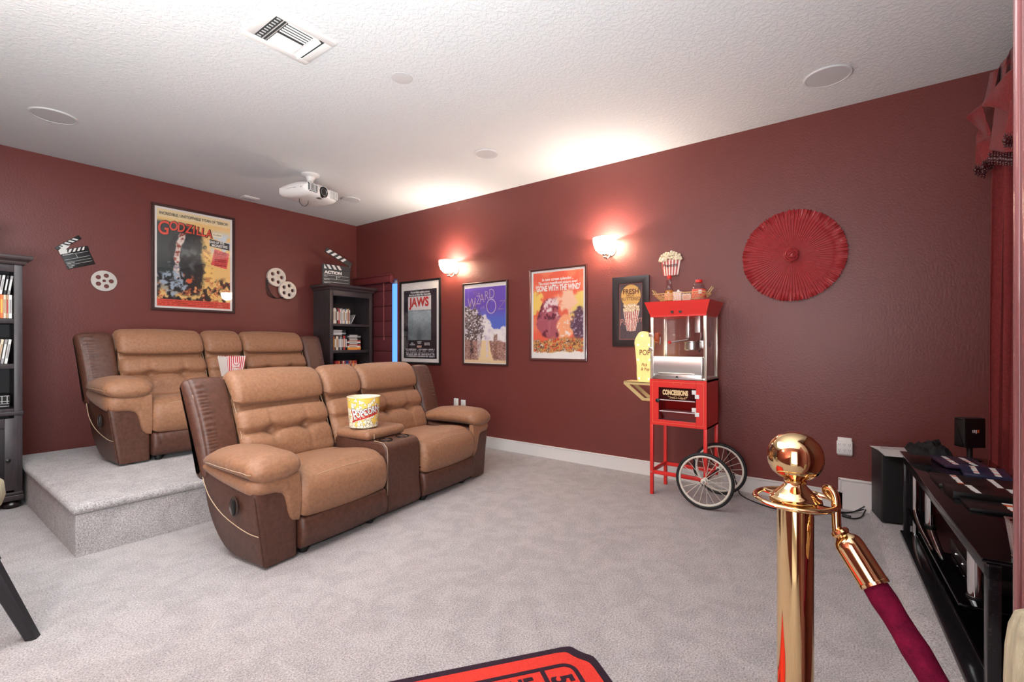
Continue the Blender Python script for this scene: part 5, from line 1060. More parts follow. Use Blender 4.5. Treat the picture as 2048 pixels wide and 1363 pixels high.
def litsign():
    o = thing('lit_popcorn_sign', 'glowing warm white popcorn cup lamp reading POP on the gold bracket', 'lamp', (-0.335, -4.677, 0.8512), RT)
    cx = -0.315; M_glow = mat('glowing_acrylic', (240, 222, 150), 0.4, emit=(255, 222, 130), estr=0.14)
    m = MB(); N = 26; pr = []
    out = [(-0.048, 0.0), (0.052, 0.0), (0.062, 0.13), (0.072, 0.27), (0.078, 0.30), (0.074, 0.335), (0.062, 0.36), (0.045, 0.385), (0.02, 0.402), (-0.01, 0.405), (-0.038, 0.398), (-0.058, 0.372), (-0.074, 0.342), (-0.08, 0.31), (-0.075, 0.275), (-0.062, 0.14)]
    m.prism([(cx+a, b) for a, b in cr(out, 70)], 'y', -0.03, 0.03, 0.012, 3); body = m.build('cup', M_glow, o)
    rb = MB()
    for k in range(6): x = -0.04+k*0.017; rb.tube([(cx+x*1.0, -0.0315, 0.012), (cx+x*1.28, -0.0315, 0.27)], 0.0016, 5)
    rb.build('flute', mat('glow_line', (240, 210, 130), 0.5, emit=(255, 210, 110), estr=0.3), o)
    M_led = mat('led', (255, 250, 220), emit=(255, 246, 205), estr=6)
    for x, z in ((-0.01, 0.37), (-0.045, 0.295), (0.045, 0.295), (-0.045, 0.175), (0.052, 0.175), (-0.035, 0.025), (0.045, 0.022)): MB().sphere((cx+x, -0.031, z), 0.0055, 6).build('led_bulb', M_led, o)
    M_mr = mat('maroon_ink', (126, 44, 40), 0.6); text('POP', 0.062, M_mr, o, (cx+0.012, -0.033, 0.232), sx=0.8)
    L = [text('Pick', 0.036, M_mr, o, (cx+0.008, -0.033, 0.135), sx=0.8, shear=0.2), text('& Pop', 0.036, M_txtk, o, (cx+0.015, -0.033, 0.10), sx=0.8, shear=0.2)]; join_text(L)
    MB().tube([(cx, 0.03, 0.02), (cx, 0.05, 0.02), (cx+0.05, 0.055, 0.01), (cx+0.09, 0.055, 0.004)], 0.002, 5).build('cord', M_black, o)
    lamp('sign_lamp', (-0.335+0.12, -4.677+0.33, 1.03), 0.9, (1, 0.82, 0.5), 0.05)
litsign()
o = thing('orange_scoop', 'small rounded orange scoop behind the lit popcorn sign', 'scoop', (-0.27, -4.445, 1.17), RT)
v, f = loft([(-0.02, 0), (0.02, 0), (0.026, 0.03), (0.018, 0.072), (-0.018, 0.072), (-0.026, 0.03)], -0.02, 0.02, 0.012, 30, 10); m = MB(); m.add(v, f); m.build('bowl', mat('orange_plastic', (206, 92, 44), 0.45), o); MB().box(0.018, 0.026, -0.008, 0.008, -0.02, 0.04, 0.003).build('hook', M_steel, o)
# ------------------------------------------------------------------ stanchion and rope
def stanchion():
    o = thing('brass_stanchion', 'polished brass crowd stanchion with ball top in the foreground', 'stanchion', (-3.172, -5.716, 0))
    MB().lathe([(0.155, 0), (0.16, 0.006), (0.158, 0.014), (0.12, 0.032), (0.05, 0.052), (0.030, 0.062)], n=48).build('base', M_brass, o)
    MB().lathe([(0.0262, 0.05), (0.0262, 0.905)], n=48).build('post', M_brass, o)
    MB().lathe([(0.0262, 0.898), (0.036, 0.900), (0.0385, 0.904), (0.0375, 0.910), (0.032, 0.913), (0.031, 0.915), (0.0285, 0.918), (0.022, 0.924), (0.0165, 0.930), (0.0145, 0.934), (0.0165, 0.937), (0.0165, 0.939), (0.0125, 0.941)], n=48, cap=False).build('collar', M_brass, o)
    MB().tube([(0.0575*math.cos(2*PI*i/64), 0.0575*math.sin(2*PI*i/64), 0.907) for i in range(64)], 0.0048, 10, True, flat=0.8).build('rope_ring', M_brass, o)
    s = MB()
    for k in range(4): a = PI/4+k*PI/2+0.3; s.tube([(0.034*math.cos(a), 0.034*math.sin(a), 0.906), (0.056*math.cos(a), 0.056*math.sin(a), 0.907)], 0.004, 8)
    s.build('ring_spoke', M_brass, o)
    MB().lathe([(0.0115, 0.939), (0.013, 0.941), (0.024, 0.9442), (0.0335, 0.952), (0.039, 0.963), (0.0408, 0.975), (0.039, 0.988), (0.0335, 0.9995), (0.024, 1.0095), (0.012, 1.0145), (1e-4, 1.016)], n=56).build('ball_finial', M_brass, o)
stanchion()
def rope():
    o = thing('velvet_rope', 'burgundy velvet rope with polished brass end hooked on the stanchion ring', 'rope')
    hk = [(-3.166, -5.7665, 0.9130), (-3.165, -5.757, 0.9240), (-3.168, -5.757, 0.9315), (-3.169, -5.764, 0.9315), (-3.171, -5.770, 0.9200), (-3.1735, -5.771, 0.892), (-3.174, -5.772, 0.868)]
    q = cr(hk, 30, False); m = MB(); m.tube([tuple(p) for p in q], [0.003+0.0035*min(1, i/12) for i in range(30)], 10); m.build('hook', M_brass, o)
    P = [Vector(v) for v in ((-3.174, -5.773, 0.872), (-3.182, -5.796, 0.842), (-3.192, -5.816, 0.811), (-3.219, -5.854, 0.757), (-3.244, -5.885, 0.710), (-3.272, -5.908, 0.668), (-3.29, -5.917, 0.645))]
    C = [Vector(p) for p in cr([tuple(p) for p in P], 60, False)]
    def lathe_along(C, prof, name, mt, t0=0.0):
        pts = []; R = []; L = [0]
        for i in range(1, len(C)): L.append(L[-1]+(C[i]-C[i-1]).length)
        for s, r in prof:
            for i in range(1, len(C)):
                if L[i] >= s: f = (s-L[i-1])/(L[i]-L[i-1]+1e-9); pts.append(C[i-1].lerp(C[i], f)); break
            else: pts.append(C[-1])
            R.append(r)
        m = MB(); m.tube([tuple(p) for p in pts], R, 24); return m.build(name, mt, o, angle=30)
    lathe_along(C, [(0, 0.009), (0.002, 0.0125), (0.006, 0.0135), (0.010, 0.011), (0.0115, 0.012), (0.015, 0.0165), (0.020, 0.0190), (0.027, 0.0198), (0.076, 0.0198), (0.078, 0.0204), (0.082, 0.0204), (0.083, 0.019)], 'end_cap', M_brass)
    lathe_along(C, [(0.0825+0.02*k, 0.0168+0.0010*math.sin(k*1.9)) for k in range(13)], 'velvet_cover', M_velvet)
rope()
# ------------------------------------------------------------------ ticket rug
def rug():
    a = Vector((-0.806, 0.592, 0)); b = Vector((-0.592, -0.806, 0)); P = Vector((-2.493, -4.896, 0)); Q = Vector((-2.489, -5.010, 0))
    # outer corner: foot of Q on the long edge
    s = (Q-P).dot(a); cnr = P+a*s
    o = thing('ticket_rug', 'red ticket shaped rug with dark purple border at the bottom edge', 'rug', (cnr.x, cnr.y, 0), math.atan2(a.y, a.x))
    Ln, Wd = 1.25, 0.72; nx_, ny_ = -s, (Q-P).dot(b)
    def outline(e, k=1.0):
        pts = []; n = 8
        def cor(cx, cy, sx, sy):
            r = []
            for i in range(n+1):
                t = PI/2*i/n; r.append((cx+sx*(e+nx_*1.0-(nx_)*math.sin(t)*0.55 if False else (e+nx_*(1-math.sin(t)*0.0))), cy))
            return r
        X0, X1, Y0, Y1 = e, Ln-e, e, Wd-e; rr = 0.018
        def notch(cx, cy, sx, sy, rev):
            w_, h_ = nx_*0.95, ny_*0.95
            q = [(w_+0.03, 0), (w_, 0.004), (w_*0.82, 0.014), (w_*0.66, h_*0.40), (w_*0.42, h_*0.66), (0.016, h_*0.80), (0.004, h_), (0, h_+0.03)]
            q = cr(q, 22, False).tolist(); q = [(cx+sx*u, cy+sy*v) for u, v in q]; return q[::-1] if rev else q
        pts += notch(X0, Y0, 1, 1, True); pts += notch(X1, Y0, -1, 1, False); pts += notch(X1, Y1, -1, -1, True); pts += notch(X0, Y1, 1, -1, False); return pts
    M_pur = mat('dark_purple_pile', (42, 14, 34), 0.95, bump=0.8, bscale=260); M_or = mat('red_orange_pile', (226, 58, 44), 0.95, col2=(214, 50, 38), nscale=120, bump=0.8, bscale=260)
    # local y runs towards the camera side: b = -local y rotated
    fl = 1 if a.cross(b).z > 0 else -1
    def F(p): return (p[0], fl*p[1])
    MB().prism([F(p) for p in outline(0)], 'z', 0.0005, 0.010, 0.003).build('border', M_pur, o); MB().prism([F(p) for p in outline(0.032)], 'z', 0.008, 0.0125).build('field', M_or, o, smooth=False)
    ln = MB()
    def bar(x0, x1, y0, y1): ln.box(x0, x1, min(fl*y0, fl*y1), max(fl*y0, fl*y1), 0.0122, 0.0140)
    e, t = 0.092, 0.016; r = 0.05
    bar(e+r, Ln-e-r, e, e+t); bar(e+r, Ln-e-r, Wd-e-t, Wd-e); bar(e, e+t, e+r, Wd-e-r); bar(Ln-e-t, Ln-e, e+r, Wd-e-r); bar(e+0.115, e+0.115+t, e+t, Wd-e-t); bar(Ln-e-0.115-t, Ln-e-0.115, e+t, Wd-e-t)
    for cx, cy, a0 in ((e+r, e+r, PI), (Ln-e-r, e+r, 1.5*PI), (Ln-e-r, Wd-e-r, 0), (e+r, Wd-e-r, 0.5*PI)):
        q = []
        for rad in (r, r-t):
            arc = [(cx+rad*math.cos(a0+PI/2*i/8), cy+rad*math.sin(a0+PI/2*i/8)) for i in range(9)]; q += arc if rad == r else arc[::-1]
        ln.prism([F(p) for p in q], 'z', 0.0122, 0.0140)
    ln.build('ruled_line', M_pur, o, smooth=False)
    # lettering reads from the camera side
    t1 = text('MOVIE THE', 0.105, M_pur, o, (e+0.115+t+0.03, fl*(e+t+0.105), 0.0128), (0, 0, PI), align='LEFT', sx=-0.7 if False else 0.7, bold=0.004)
    t1.rotation_euler = (0, 0, PI); t1.location = (e+0.33, fl*(e+t+0.062), 0.0128)
    t1.name = 'lettering'
    me = t1.data; xs = [v.co.x for v in me.vertices]; mx = max(xs)
    for v in me.vertices: v.co.x -= mx
    t1.location.x = e+0.115+t+0.034
    t2 = text('50', 0.105, M_pur, o, (e+0.065+t*0.5, fl*(e+0.055), 0.0128), (0, 0, PI/2), align='LEFT', sx=0.8, bold=0.004)
rug()
# ------------------------------------------------------------------ media console and what is on it
CA = math.radians(180+4.1); CO = Vector((-0.524, -5.972, 0.06))
def con(lx, ly, z): 
    e = Vector((math.cos(CA), math.sin(CA), 0)); n = Vector((-math.sin(CA), math.cos(CA), 0)); return tuple(CO+e*lx+n*ly+Vector((0, 0, z)))
M_bgl = mat('black_glass', (8, 6, 8), 0.05, spec=0.4)
M_frame = mat('black_gloss_frame', (20, 18, 20), 0.18, col2=(34, 31, 34), nscale=90)
def console():
    o = thing('media_console', 'long black glass media console with chrome posts at the right', 'console', tuple(CO), CA); L, D = 1.62, 0.36; T = 0.477
    MB().box(-0.01, L, -0.012, D, T-0.012, T, 0.002).build('glass_top', M_bgl, o)
    fr = MB(); 
    fr.box(0.0, L, 0.0, 0.03, T-0.060, T-0.016, 0.002); fr.box(0.0, L, -0.012, 0.05, 0.0, 0.022, 0.002); fr.box(0.0, 0.036, 0.0, 0.03, 0.02, T-0.02, 0.002); fr.box(L-0.036, L, 0.0, 0.03, 0.02, T-0.02, 0.002)
    fr.build('front_frame', M_frame, o)
    rf = MB(); rf.box(0.0, L, D-0.03, D, 0.0, 0.03); rf.box(0, 0.036, D-0.03, D, 0.03, T-0.02); rf.box(L-0.036, L, D-0.03, D, 0.03, T-0.02); rf.box(0, 0.036, 0.03, D-0.03, 0.0, 0.022); rf.box(L-0.036, L, 0.03, D-0.03, 0.0, 0.022); rf.box(0.0, L, D-0.03, D, T-0.06, T-0.016); rf.build('rear_frame', M_frame, o)
    MB().box(0.04, 1.20, 0.016, D-0.04, 0.150, 0.160, 0.002).build('glass_shelf', M_bgl, o)
    MB().box(0.04, L-0.04, 0.05, D-0.04, 0.024, 0.034, 0.002).build('base_panel', M_bgl, o)
    for x in (0.30, 1.12):
        p = MB().cyl((x, 0.075, 0.165), (x, 0.075, T-0.016), 0.021, 24).build('post', M_chrome, o); MB().cyl((x, 0.075, 0.14), (x, 0.075, 0.168), 0.024, 24).build('post_cap', M_black, p); MB().cyl((x, 0.075, T-0.03), (x, 0.075, T-0.012), 0.024, 24).build('post_cap', M_black, p)
    MB().cyl((0.055, 0.05, 0.0), (0.055, 0.05, T-0.016), 0.014, 20).build('post', M_chrome, o)
console()
o = thing('amplifier', 'black receiver box with round knob on the lower level of the media console', 'receiver', con(0.62, 0.10, 0.035), CA)
MB().box(-0.2, 0.2, 0.0, 0.28, 0.006, 0.105, 0.004).build('body', M_black, o); MB().lathe([(0.026, 0), (0.026, 0.02), (0.02, 0.024), (1e-4, 0.024)], (-0.13, 0, 0.055), 22, Matrix.Rotation(PI/2, 3, 'X')).build('knob', mat('knob_grey', (44, 44, 46), 0.35), o); MB().box(-0.08, 0.14, -0.002, 0.001, 0.045, 0.08).build('display', M_bgl, o, smooth=False)
m = MB()
for x in (-0.17, 0.17):
    for y in (0.03, 0.25): m.cyl((x, y, 0), (x, y, 0.008), 0.015, 10)
m.build('foot', M_black, o)
o = thing('disc_recorder', 'slim black box with tiny lights on the glass shelf of the media console', 'player', con(0.85, 0.09, 0.1605), CA)
MB().box(-0.20, 0.20, 0, 0.26, 0.004, 0.06, 0.003).build('body', M_blackm, o); MB().box(-0.18, 0.18, 0.02, 0.24, 0, 0.005).build('foot', M_black, o); m = MB()
for x in (-0.09, 0.02): m.sphere((x, -0.001, 0.03), 0.0025, 5)
m.build('indicator', mat('indicator_white', (220, 220, 220), emit=(255, 255, 255), estr=1), o)
def flatcase(lx, ly, z, w, d, h, rot, col, dots, label, seed):
    x, y, zz = con(lx, ly, z); o = thing('boxed_set', label, 'film case', (x, y, zz), CA+rot, 'boxed sets lying on the media console')
    MB().box(-w/2, w/2, -d/2, d/2, 0, h, 0.002).build('case', mat('set_'+str(col), col, 0.3), o)
    rg = np.random.default_rng(seed); g = MB(); g2 = MB()
    for r in range(dots):
        yy = -d*0.22+d*0.44*r/max(1, dots-1) if dots > 1 else 0; x_ = -w*0.42; hh = 0.011 if dots > 1 else 0.016
        while x_ < w*0.38:
            l = 0.007+0.010*rg.random(); (g2 if rg.random() < 0.14 else g).box(x_, x_+l, yy-hh*(0.6+0.4*rg.random()), yy+hh, h, h+0.0005); x_ += l+0.0035
    g.build('top_print', M_txtw, o, smooth=False)['kind'] = 'stuff'
    if len(g2.bm.verts): g2.build('top_print_orange', mat('orange_ink', (222, 96, 40), 0.5), o, smooth=False)['kind'] = 'stuff'
T0 = 0.4772
flatcase(0.22, 0.20, T0, 0.24, 0.17, 0.016, 0.1, (58, 44, 66), 2, 'purplish boxed set lying flat at the far end of the media console', 1)
flatcase(0.43, 0.25, T0, 0.22, 0.16, 0.02, -0.1, (36, 44, 72), 2, 'dark blue boxed set lying flat on the media console under the curtain', 2)
flatcase(0.68, 0.17, T0, 0.22, 0.28, 0.016, 0.0, (24, 24, 24), 2, 'black boxed set with rows of white and orange print on the media console', 3)
flatcase(0.88, 0.18, T0, 0.15, 0.28, 0.030, 0.05, (20, 20, 20), 2, 'thick black boxed set with large white print on the media console', 4)
flatcase(1.05, 0.19, T0, 0.14, 0.26, 0.014, 0.02, (18, 18, 20), 1, 'thin black boxed set nearest the camera on the media console', 5)
o = thing('mesh_basket', 'silver wire mesh basket with red contents at the near end of the media console', 'basket', con(1.61, 0.115, T0), CA)
m = MB(); B0, B1, h = 0.05, 0.062, 0.105
for t in np.linspace(0, 1, 12): hx = B0+(B1-B0)*t; m.tube([(-hx, -hx, 0.003+h*t), (hx, -hx, 0.003+h*t), (hx, hx, 0.003+h*t), (-hx, hx, 0.003+h*t)], 0.0032 if t in (0, 1) else 0.0007, 5, True)
for k in range(15):
    f = k/7-1
    for s in (-1, 1): m.tube([(f*B0, s*B0, 0.003), (f*B1, s*B1, 0.003+h)], 0.0007, 4); m.tube([(s*B0, f*B0, 0.003), (s*B1, f*B1, 0.003+h)], 0.0007, 4)
m.build('wire_mesh', M_steel, o); MB().box(-0.045, 0.045, -0.045, 0.045, 0.004, 0.085, 0.01, 3).build('contents', mat('red_packets', (190, 50, 60), 0.5), o)
# speaker, papers, black cloth and router beside the console
SA = math.radians(193)
o = thing('floor_speaker', 'tall matte black speaker cabinet against the right wall beside the console', 'speaker', (-0.165, -5.83, 0.0605), SA)
def spk(lx, ly): return (-0.165+math.cos(SA)*lx-math.sin(SA)*ly, -5.83+math.sin(SA)*lx+math.cos(SA)*ly)
MB().box(0.0, 0.215, 0.0, 0.20, 0.0, 0.428, 0.008, 3).build('cabinet', mat('black_ash', (34, 31, 32), 0.5), o); MB().box(0.215, 0.232, 0.004, 0.196, 0.01, 0.42, 0.012, 3).build('grille', mat('grille_black', (14, 12, 13), 0.8), o)
for i, (dx, rz, lab) in enumerate(((0.0, 0.12, 'white sheet of paper on the black speaker, topmost and skewed toward the wall'), (0.012, -0.06, 'white sheet of paper on the black speaker, underneath and sticking out at the front'))):
    q = thing('paper_sheet', lab, 'paper', spk(0.15+dx*3, 0.10)+(0.4895+0.0022*(1-i),), SA+rz, 'papers on the speaker'); v = []; n = 8
    for a in range(n+1):
        for b_ in range(n+1): v.append((-0.105+0.21*a/n, -0.11+0.22*b_/n, 0.0004+0.0*(a+b_)))
    MB().box(-0.135, 0.135, -0.10, 0.10, 0, 0.0012).build('sheet', M_white, q, smooth=False)
o = thing('plastic_sleeve', 'crumpled clear plastic sleeve on the papers on the speaker', 'sleeve', spk(0.08, 0.10)+(0.4935,)); m = MB(); U, V = np.meshgrid(np.linspace(-0.07, 0.07, 14), np.linspace(-0.07, 0.07, 14)); Zz = 0.004+0.03*fbm((U+0.07)*5, (V+0.07)*5, 1.0, 77)*np.cos(U*18)*np.cos(V*18)
m.add(np.stack([U, V, np.abs(Zz)], -1).reshape(-1, 3).tolist(), [[j*14+i, j*14+i+1, j*14+15+i, j*14+14+i] for j in range(13) for i in range(13)]); m.build('film', glassmat('clear_film', (250, 250, 250), 0.15), o)
o = thing('black_cloth_bundle', 'crumpled black cloth and cable heap between speaker papers and router', 'cloth', con(-0.02, 0.115, 0.478), CA)
m = MB(); U, V = np.meshgrid(np.linspace(0, 1, 40), np.linspace(0, 1, 30)); n1 = fbm(U, V, 4, 90); n2 = fbm(U, V, 9, 91); dome = (1-(2*U-1)**4)*(1-(2*V-1)**4); Zz = 0.002+dome*(0.016+0.060*n1*n2*2); 
m.add(np.stack([(U-0.5)*0.22, (V-0.5)*0.19, Zz], -1).reshape(-1, 3).tolist(), [[j*40+i, j*40+i+1, j*40+41+i, j*40+40+i] for j in range(29) for i in range(39)]); m.build('cloth', mat('black_cloth', (22, 19, 20), 0.8), o)
o = thing('router_box', 'black upright router box with small white and orange mark on a short stem', 'router', con(0.07, 0.27, 0.478), math.radians(-52))
MB().lathe([(0.05, 0), (0.05, 0.006), (0.012, 0.010), (0.012, 0.075)], n=20).build('stem', M_black, o)
v, f = loft([(-0.028, 0.070), (0.028, 0.070), (0.032, 0.08), (0.032, 0.215), (0.026, 0.225), (-0.026, 0.225), (-0.032, 0.215), (-0.032, 0.08)], -0.058, 0.058, 0.01, 40, 12); m = MB(); m.add(v, f); m.build('case', mat('router_black', (22, 20, 20), 0.4), o)
m = MB(); 
for k, x in enumerate((-0.018, -0.009, 0.0)): m.box(x, x+0.005, -0.0335, -0.0325, 0.150-0.004*(k == 2), 0.166)
m.build('mark_white', M_txtw, o, smooth=False); MB().box(0.009, 0.018, -0.0335, -0.0325, 0.149, 0.166).build('mark_orange', mat('orange_ink', (222, 96, 40)), o, smooth=False)
m = MB(); 
for z in (0.15, 0.12, 0.115, 0.10, 0.08): m.box(0.0575, 0.0585, -0.006, 0.006, z, z+0.003)
m.build('port_mark', M_txtw, o, smooth=False); MB().box(0.05, 0.0595, -0.026, 0.026, 0.207, 0.22, 0.002).build('top_edge', mat('router_edge', (96, 90, 92), 0.4), o)
# cords on the carpet
M_cord = mat('black_cord', (20, 18, 19), 0.5)
def cord(name, pts, r, label, extra=None):
    o = thing(name, label, 'cord'); q = cr(pts, 60, False); MB().tube([tuple(p) for p in q], r, 6).build('cable', M_cord, o)
    if extra: MB().cyl(extra[0], extra[1], 0.011, 10).build('plug', M_cord, o)
cord('power_cord', [(-0.10, -4.93, 0.35), (-0.08, -5.0, 0.06), (-0.16, -5.06, 0.006), (-0.30, -5.25, 0.006), (-0.30, -5.42, 0.006), (-0.16, -5.55, 0.006), (-0.10, -5.70, 0.006), (-0.045, -5.79, 0.03)], 0.0045, 'black power cord trailing on the carpet from the popcorn cart wheels')
cord('speaker_cord', [(-0.04, -5.795, 0.05), (-0.06, -5.74, 0.01), (-0.13, -5.68, 0.006), (-0.22, -5.58, 0.006), (-0.30, -5.50, 0.006), (-0.32, -5.42, 0.006)], 0.0045, 'black cord curving on the carpet behind the stanchion to the speaker')
cord('loose_cord', [(-0.05, -5.80, 0.03), (-0.10, -5.785, 0.006), (-0.18, -5.765, 0.006), (-0.22, -5.73, 0.006), (-0.21, -5.70, 0.008)], 0.0045, 'short black loose cord with plug lying before the speaker', ((-0.22, -5.72, 0.012), (-0.205, -5.675, 0.012)))
# ------------------------------------------------------------------ red curtain with swag valance
CF, CR_ = Vector((0.8, 0.6, 0)), Vector((0.6, -0.8, 0))
def at(px, py, dep): return Vector(cam.location)+dep*(CF+(px-1024)/948*CR_-(py-686)/948*Vector((0, 0, 1)))
def curtain():
    o = thing('red_curtain', 'long red curtain panel hanging at the right behind the media console', 'curtain')
    vs = []; fs = []; nx, nz = 120, 30
    for j in range(nz+1):
        t = j/nz; z = 0.10+2.45*t; x0 = -0.045-0.22*t**1.3; x1 = -1.1
        for i in range(nx+1):
            s = i/nx; x = x0+(x1-x0)*s; ph = s*9.0*PI*0.62; y = -6.45+0.055*math.cos(ph*2)*(0.75+0.25*t)+0.012*math.sin(ph*5+t*2); vs.append((x+0.02*math.sin(ph*4), y, z))
    for j in range(nz):
        for i in range(nx): fs.append([j*(nx+1)+i, j*(nx+1)+i+1, (j+1)*(nx+1)+i+1, (j+1)*(nx+1)+i])
    m = MB(); m.add(vs, fs); ob = m.build('panel', M_drape, o, angle=80); sd = ob.modifiers.new('s', 'SOLIDIFY'); sd.thickness = 0.004
    MB().cyl((-0.02, -6.46, 2.56), (-2.2, -6.46, 2.56), 0.014, 14).build('rod', M_blackm, o)
curtain()
def valance():
    o = thing('swag_valance', 'red swag valance with cascading folds and dark beaded fringe, top right', 'valance')
    D = 2.72
    def sheet(P, name, thick=0.004, wav=0.0):
        """P: rows of (px, py, depth) control points; smoothed into a cloth sheet"""
        rows_ = [cr([tuple(at(p[0], p[1], p[2]-0.2)) for p in r], 22, False) for r in P]; A = np.array(rows_); cols_ = [cr(A[:, i].tolist(), 22, False) for i in range(22)]; G = np.array(cols_).transpose(1, 0, 2)
        vs = G.reshape(-1, 3).tolist(); fs = [[j*22+i, j*22+i+1, j*22+23+i, j*22+22+i] for j in range(21) for i in range(21)]
        m = MB(); m.add(vs, fs); ob = m.build(name, M_drape, o, angle=80); s = ob.modifiers.new('s', 'SOLIDIFY'); s.thickness = thick; return ob
    # gathered header rising to the right under the ceiling
    sheet([[(1981, 146, 2.78), (1993, 140, 2.66), (2003, 128, 2.70), (2012, 117, 2.58), (2022, 100, 2.60), (2040, 80, 2.45), (2060, 60, 2.4)],
           [(1974, 178, 2.80), (1988, 176, 2.64), (1999, 172, 2.72), (2009, 166, 2.56), (2019, 160, 2.60), (2036, 150, 2.44), (2060, 140, 2.4)],
           [(1966, 206, 2.80), (1982, 214, 2.66), (1996, 214, 2.72), (2006, 214, 2.58), (2017, 215, 2.60), (2036, 215, 2.46), (2060, 215, 2.4)]], 'gathered_header')
    # upper swag fold with its sharp lower left point
    sheet([[(1964, 210, 2.62), (1986, 182, 2.56), (2004, 160, 2.50), (2020, 142, 2.46), (2060, 120, 2.38)],
           [(1966, 211, 2.60), (1987, 200, 2.54), (2005, 190, 2.48), (2021, 186, 2.44), (2060, 180, 2.36)],
           [(1968, 212, 2.60), (1988, 214, 2.54), (2006, 220, 2.50), (2022, 226, 2.46), (2060, 236, 2.38)]], 'swag_fold')
    # left cascade: point, return, second point
    sheet([[(1931, 235, 2.84), (1944, 224, 2.80), (1957, 214, 2.76), (1966, 209, 2.74)],
           [(1940, 243, 2.84), (1952, 240, 2.80), (1964, 240, 2.74), (1974, 240, 2.70)],
           [(1957, 256, 2.82), (1966, 262, 2.78), (1976, 268, 2.72), (1984, 266, 2.70)],
           [(1954, 270, 2.80), (1964, 274, 2.76), (1976, 276, 2.70), (1984, 276, 2.68)],
           [(1953, 289, 2.80), (1964, 284, 2.74), (1976, 280, 2.70), (1985, 279, 2.66)]], 'cascade_fold')
    sheet([[(1953, 288, 2.72), (1964, 284, 2.70), (1976, 280, 2.68), (1986, 278, 2.66)],
           [(1959, 302, 2.72), (1967, 300, 2.70), (1977, 298, 2.68), (1986, 296, 2.66)],
           [(1966, 323, 2.72), (1971, 321, 2.70), (1978, 315, 2.68), (1986, 306, 2.66)]], 'cascade_fold')
    sheet([[(1954, 272, 2.86), (1960, 268, 2.84), (1966, 266, 2.82)], [(1952, 326, 2.86), (1960, 330, 2.84), (1968, 330, 2.82)]], 'cascade_fold')
    # centre tails
    sheet([[(1992, 204, 2.66), (2003, 212, 2.58), (2014, 220, 2.52), (2024, 224, 2.48), (2060, 230, 2.4)],
           [(1987, 250, 2.66), (2000, 254, 2.58), (2012, 258, 2.52), (2024, 260, 2.48), (2060, 260, 2.4)],
           [(1980, 299, 2.66), (1996, 302, 2.58), (2010, 304, 2.52), (2024, 303, 2.48), (2060, 300, 2.4)]], 'tail')
    sheet([[(2024, 200, 2.40), (2040, 200, 2.36), (2060, 200, 2.3)], [(2016, 240, 2.40), (2036, 240, 2.36), (2060, 240, 2.3)], [(2010, 264, 2.40), (2034, 266, 2.36), (2060, 268, 2.3)]], 'tail')
    M_bead = mat('garnet_bead', (70, 22, 26), 0.2, coat=0.6); rg = np.random.default_rng(6)
    for (p0, p1, n, d) in (((1951, 328), (1968, 332), 4, 2.84), ((1966, 322), (1986, 312), 6, 2.69), ((1979, 303), (2024, 305), 9, 2.60), ((2010, 266), (2026, 268), 4, 2.39)):
        for k in range(n):
            f = k/(n-1); q = at(p0[0]+(p1[0]-p0[0])*f, p0[1]+(p1[1]-p0[1])*f, d-0.2-0.10*f*(n == 9)); b = MB(); z = 0; 
            b.cyl(q, q+Vector((0, 0, -0.05)), 0.0016, 5)
            for r, dz in ((0.006, 0.012), (0.011, 0.030), (0.007, 0.048), (0.005, 0.058)): b.sphere(q+Vector((0, 0, -dz-0.006*rg.random())), r, 6)
            b.build('bead_drop', M_bead, o)
valance()
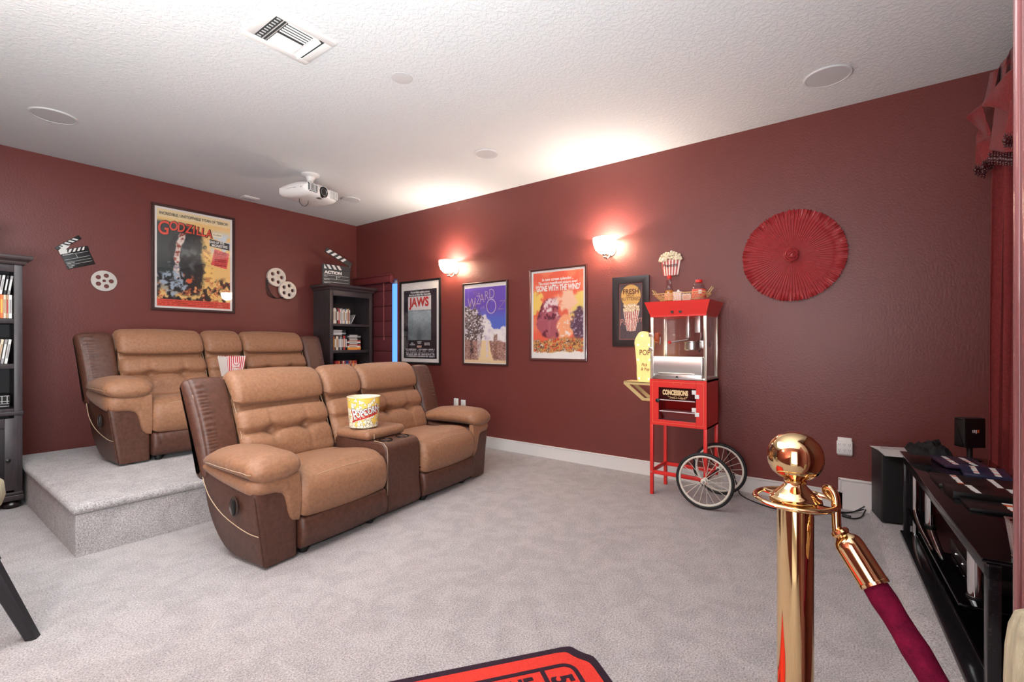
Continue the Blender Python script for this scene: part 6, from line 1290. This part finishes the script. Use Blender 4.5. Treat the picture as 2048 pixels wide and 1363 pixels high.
# ------------------------------------------------------------------ things cut by the frame
def stool():
    o = thing('padded_stool', 'beige padded stool with black splayed legs, cut off at the left edge', 'stool', (-4.0, -2.98, 0))
    v = [(1e-4, 0.50), (0.21, 0.50), (0.235, 0.515), (0.245, 0.55), (0.24, 0.60), (0.215, 0.625), (0.12, 0.64), (1e-4, 0.645)]; MB().lathe(v, n=48).build('seat_cushion', M_beige, o)
    MB().lathe([(1e-4, 0.46), (0.2, 0.46), (0.205, 0.47), (0.205, 0.50), (1e-4, 0.50)], n=36).build('seat_frame', M_black, o)
    M_leg = mat('black_painted_wood', (38, 37, 40), 0.4)
    for k in range(4):
        a = math.atan2(-0.199, 0.296)+k*PI/2; c, s = math.cos(a), math.sin(a); t = Vector((0.16*c, 0.16*s, 0.47)); b = Vector((0.357*c, 0.357*s, 0.0)); d = (b-t); side = Vector((-s, c, 0)); up = side.cross(d.normalized())
        def sec(p, h): return [p+side*h*x+up*h*y for x, y in ((-1, -0.6), (-0.6, -1), (0.6, -1), (1, -0.6), (1, 0.6), (0.6, 1), (-0.6, 1), (-1, 0.6))]
        m = MB(); A = [sec(t, 0.030), sec(t+d*0.34, 0.029), sec(t+d*0.345, 0.025), sec(b, 0.021)]; vs = [q for r in A for q in r]
        for q in vs[-8:]: q.z = max(0.0005, q.z*0.25)
        m.add(vs, [[j*8+i, j*8+(i+1) % 8, j*8+8+(i+1) % 8, j*8+8+i] for j in range(3) for i in range(8)]+[list(range(8))[::-1], [24+i for i in range(8)]]); lg = m.build('leg', M_leg, o, angle=20)
        MB().lathe([(0.033, 0), (0.036, 0.004), (0.036, 0.014), (0.033, 0.018)], tuple(t+d*0.28), 16, (-d).to_track_quat('Z', 'Y').to_matrix()).build('brass_band', M_brass, lg)
stool()
o = thing('beige_cloth_bag', 'small blurred beige cloth bundle against the partition end, bottom right corner', 'cloth', (-3.386, -5.935, 0.884))
pr = [(0.006, 0.012), (0.018, 0.006), (0.028, -0.01), (0.034, -0.035), (0.036, -0.07), (0.034, -0.105), (0.026, -0.135), (0.012, -0.155), (1e-4, -0.16)]
m = MB(); n = 40; vs = []; fs = []
for r, z in pr:
    for i in range(n): a = 2*PI*i/n; rr = 0.92*r*(1+0.06*math.sin(a*9)); vs.append((rr*math.cos(a), 0.45*rr*math.sin(a), z))
for j in range(len(pr)-1):
    for i in range(n): fs.append([j*n+i, j*n+(i+1) % n, (j+1)*n+(i+1) % n, (j+1)*n+i])
m.add(vs, fs+[list(range(n))]); m.build('bundle', M_beige, o)
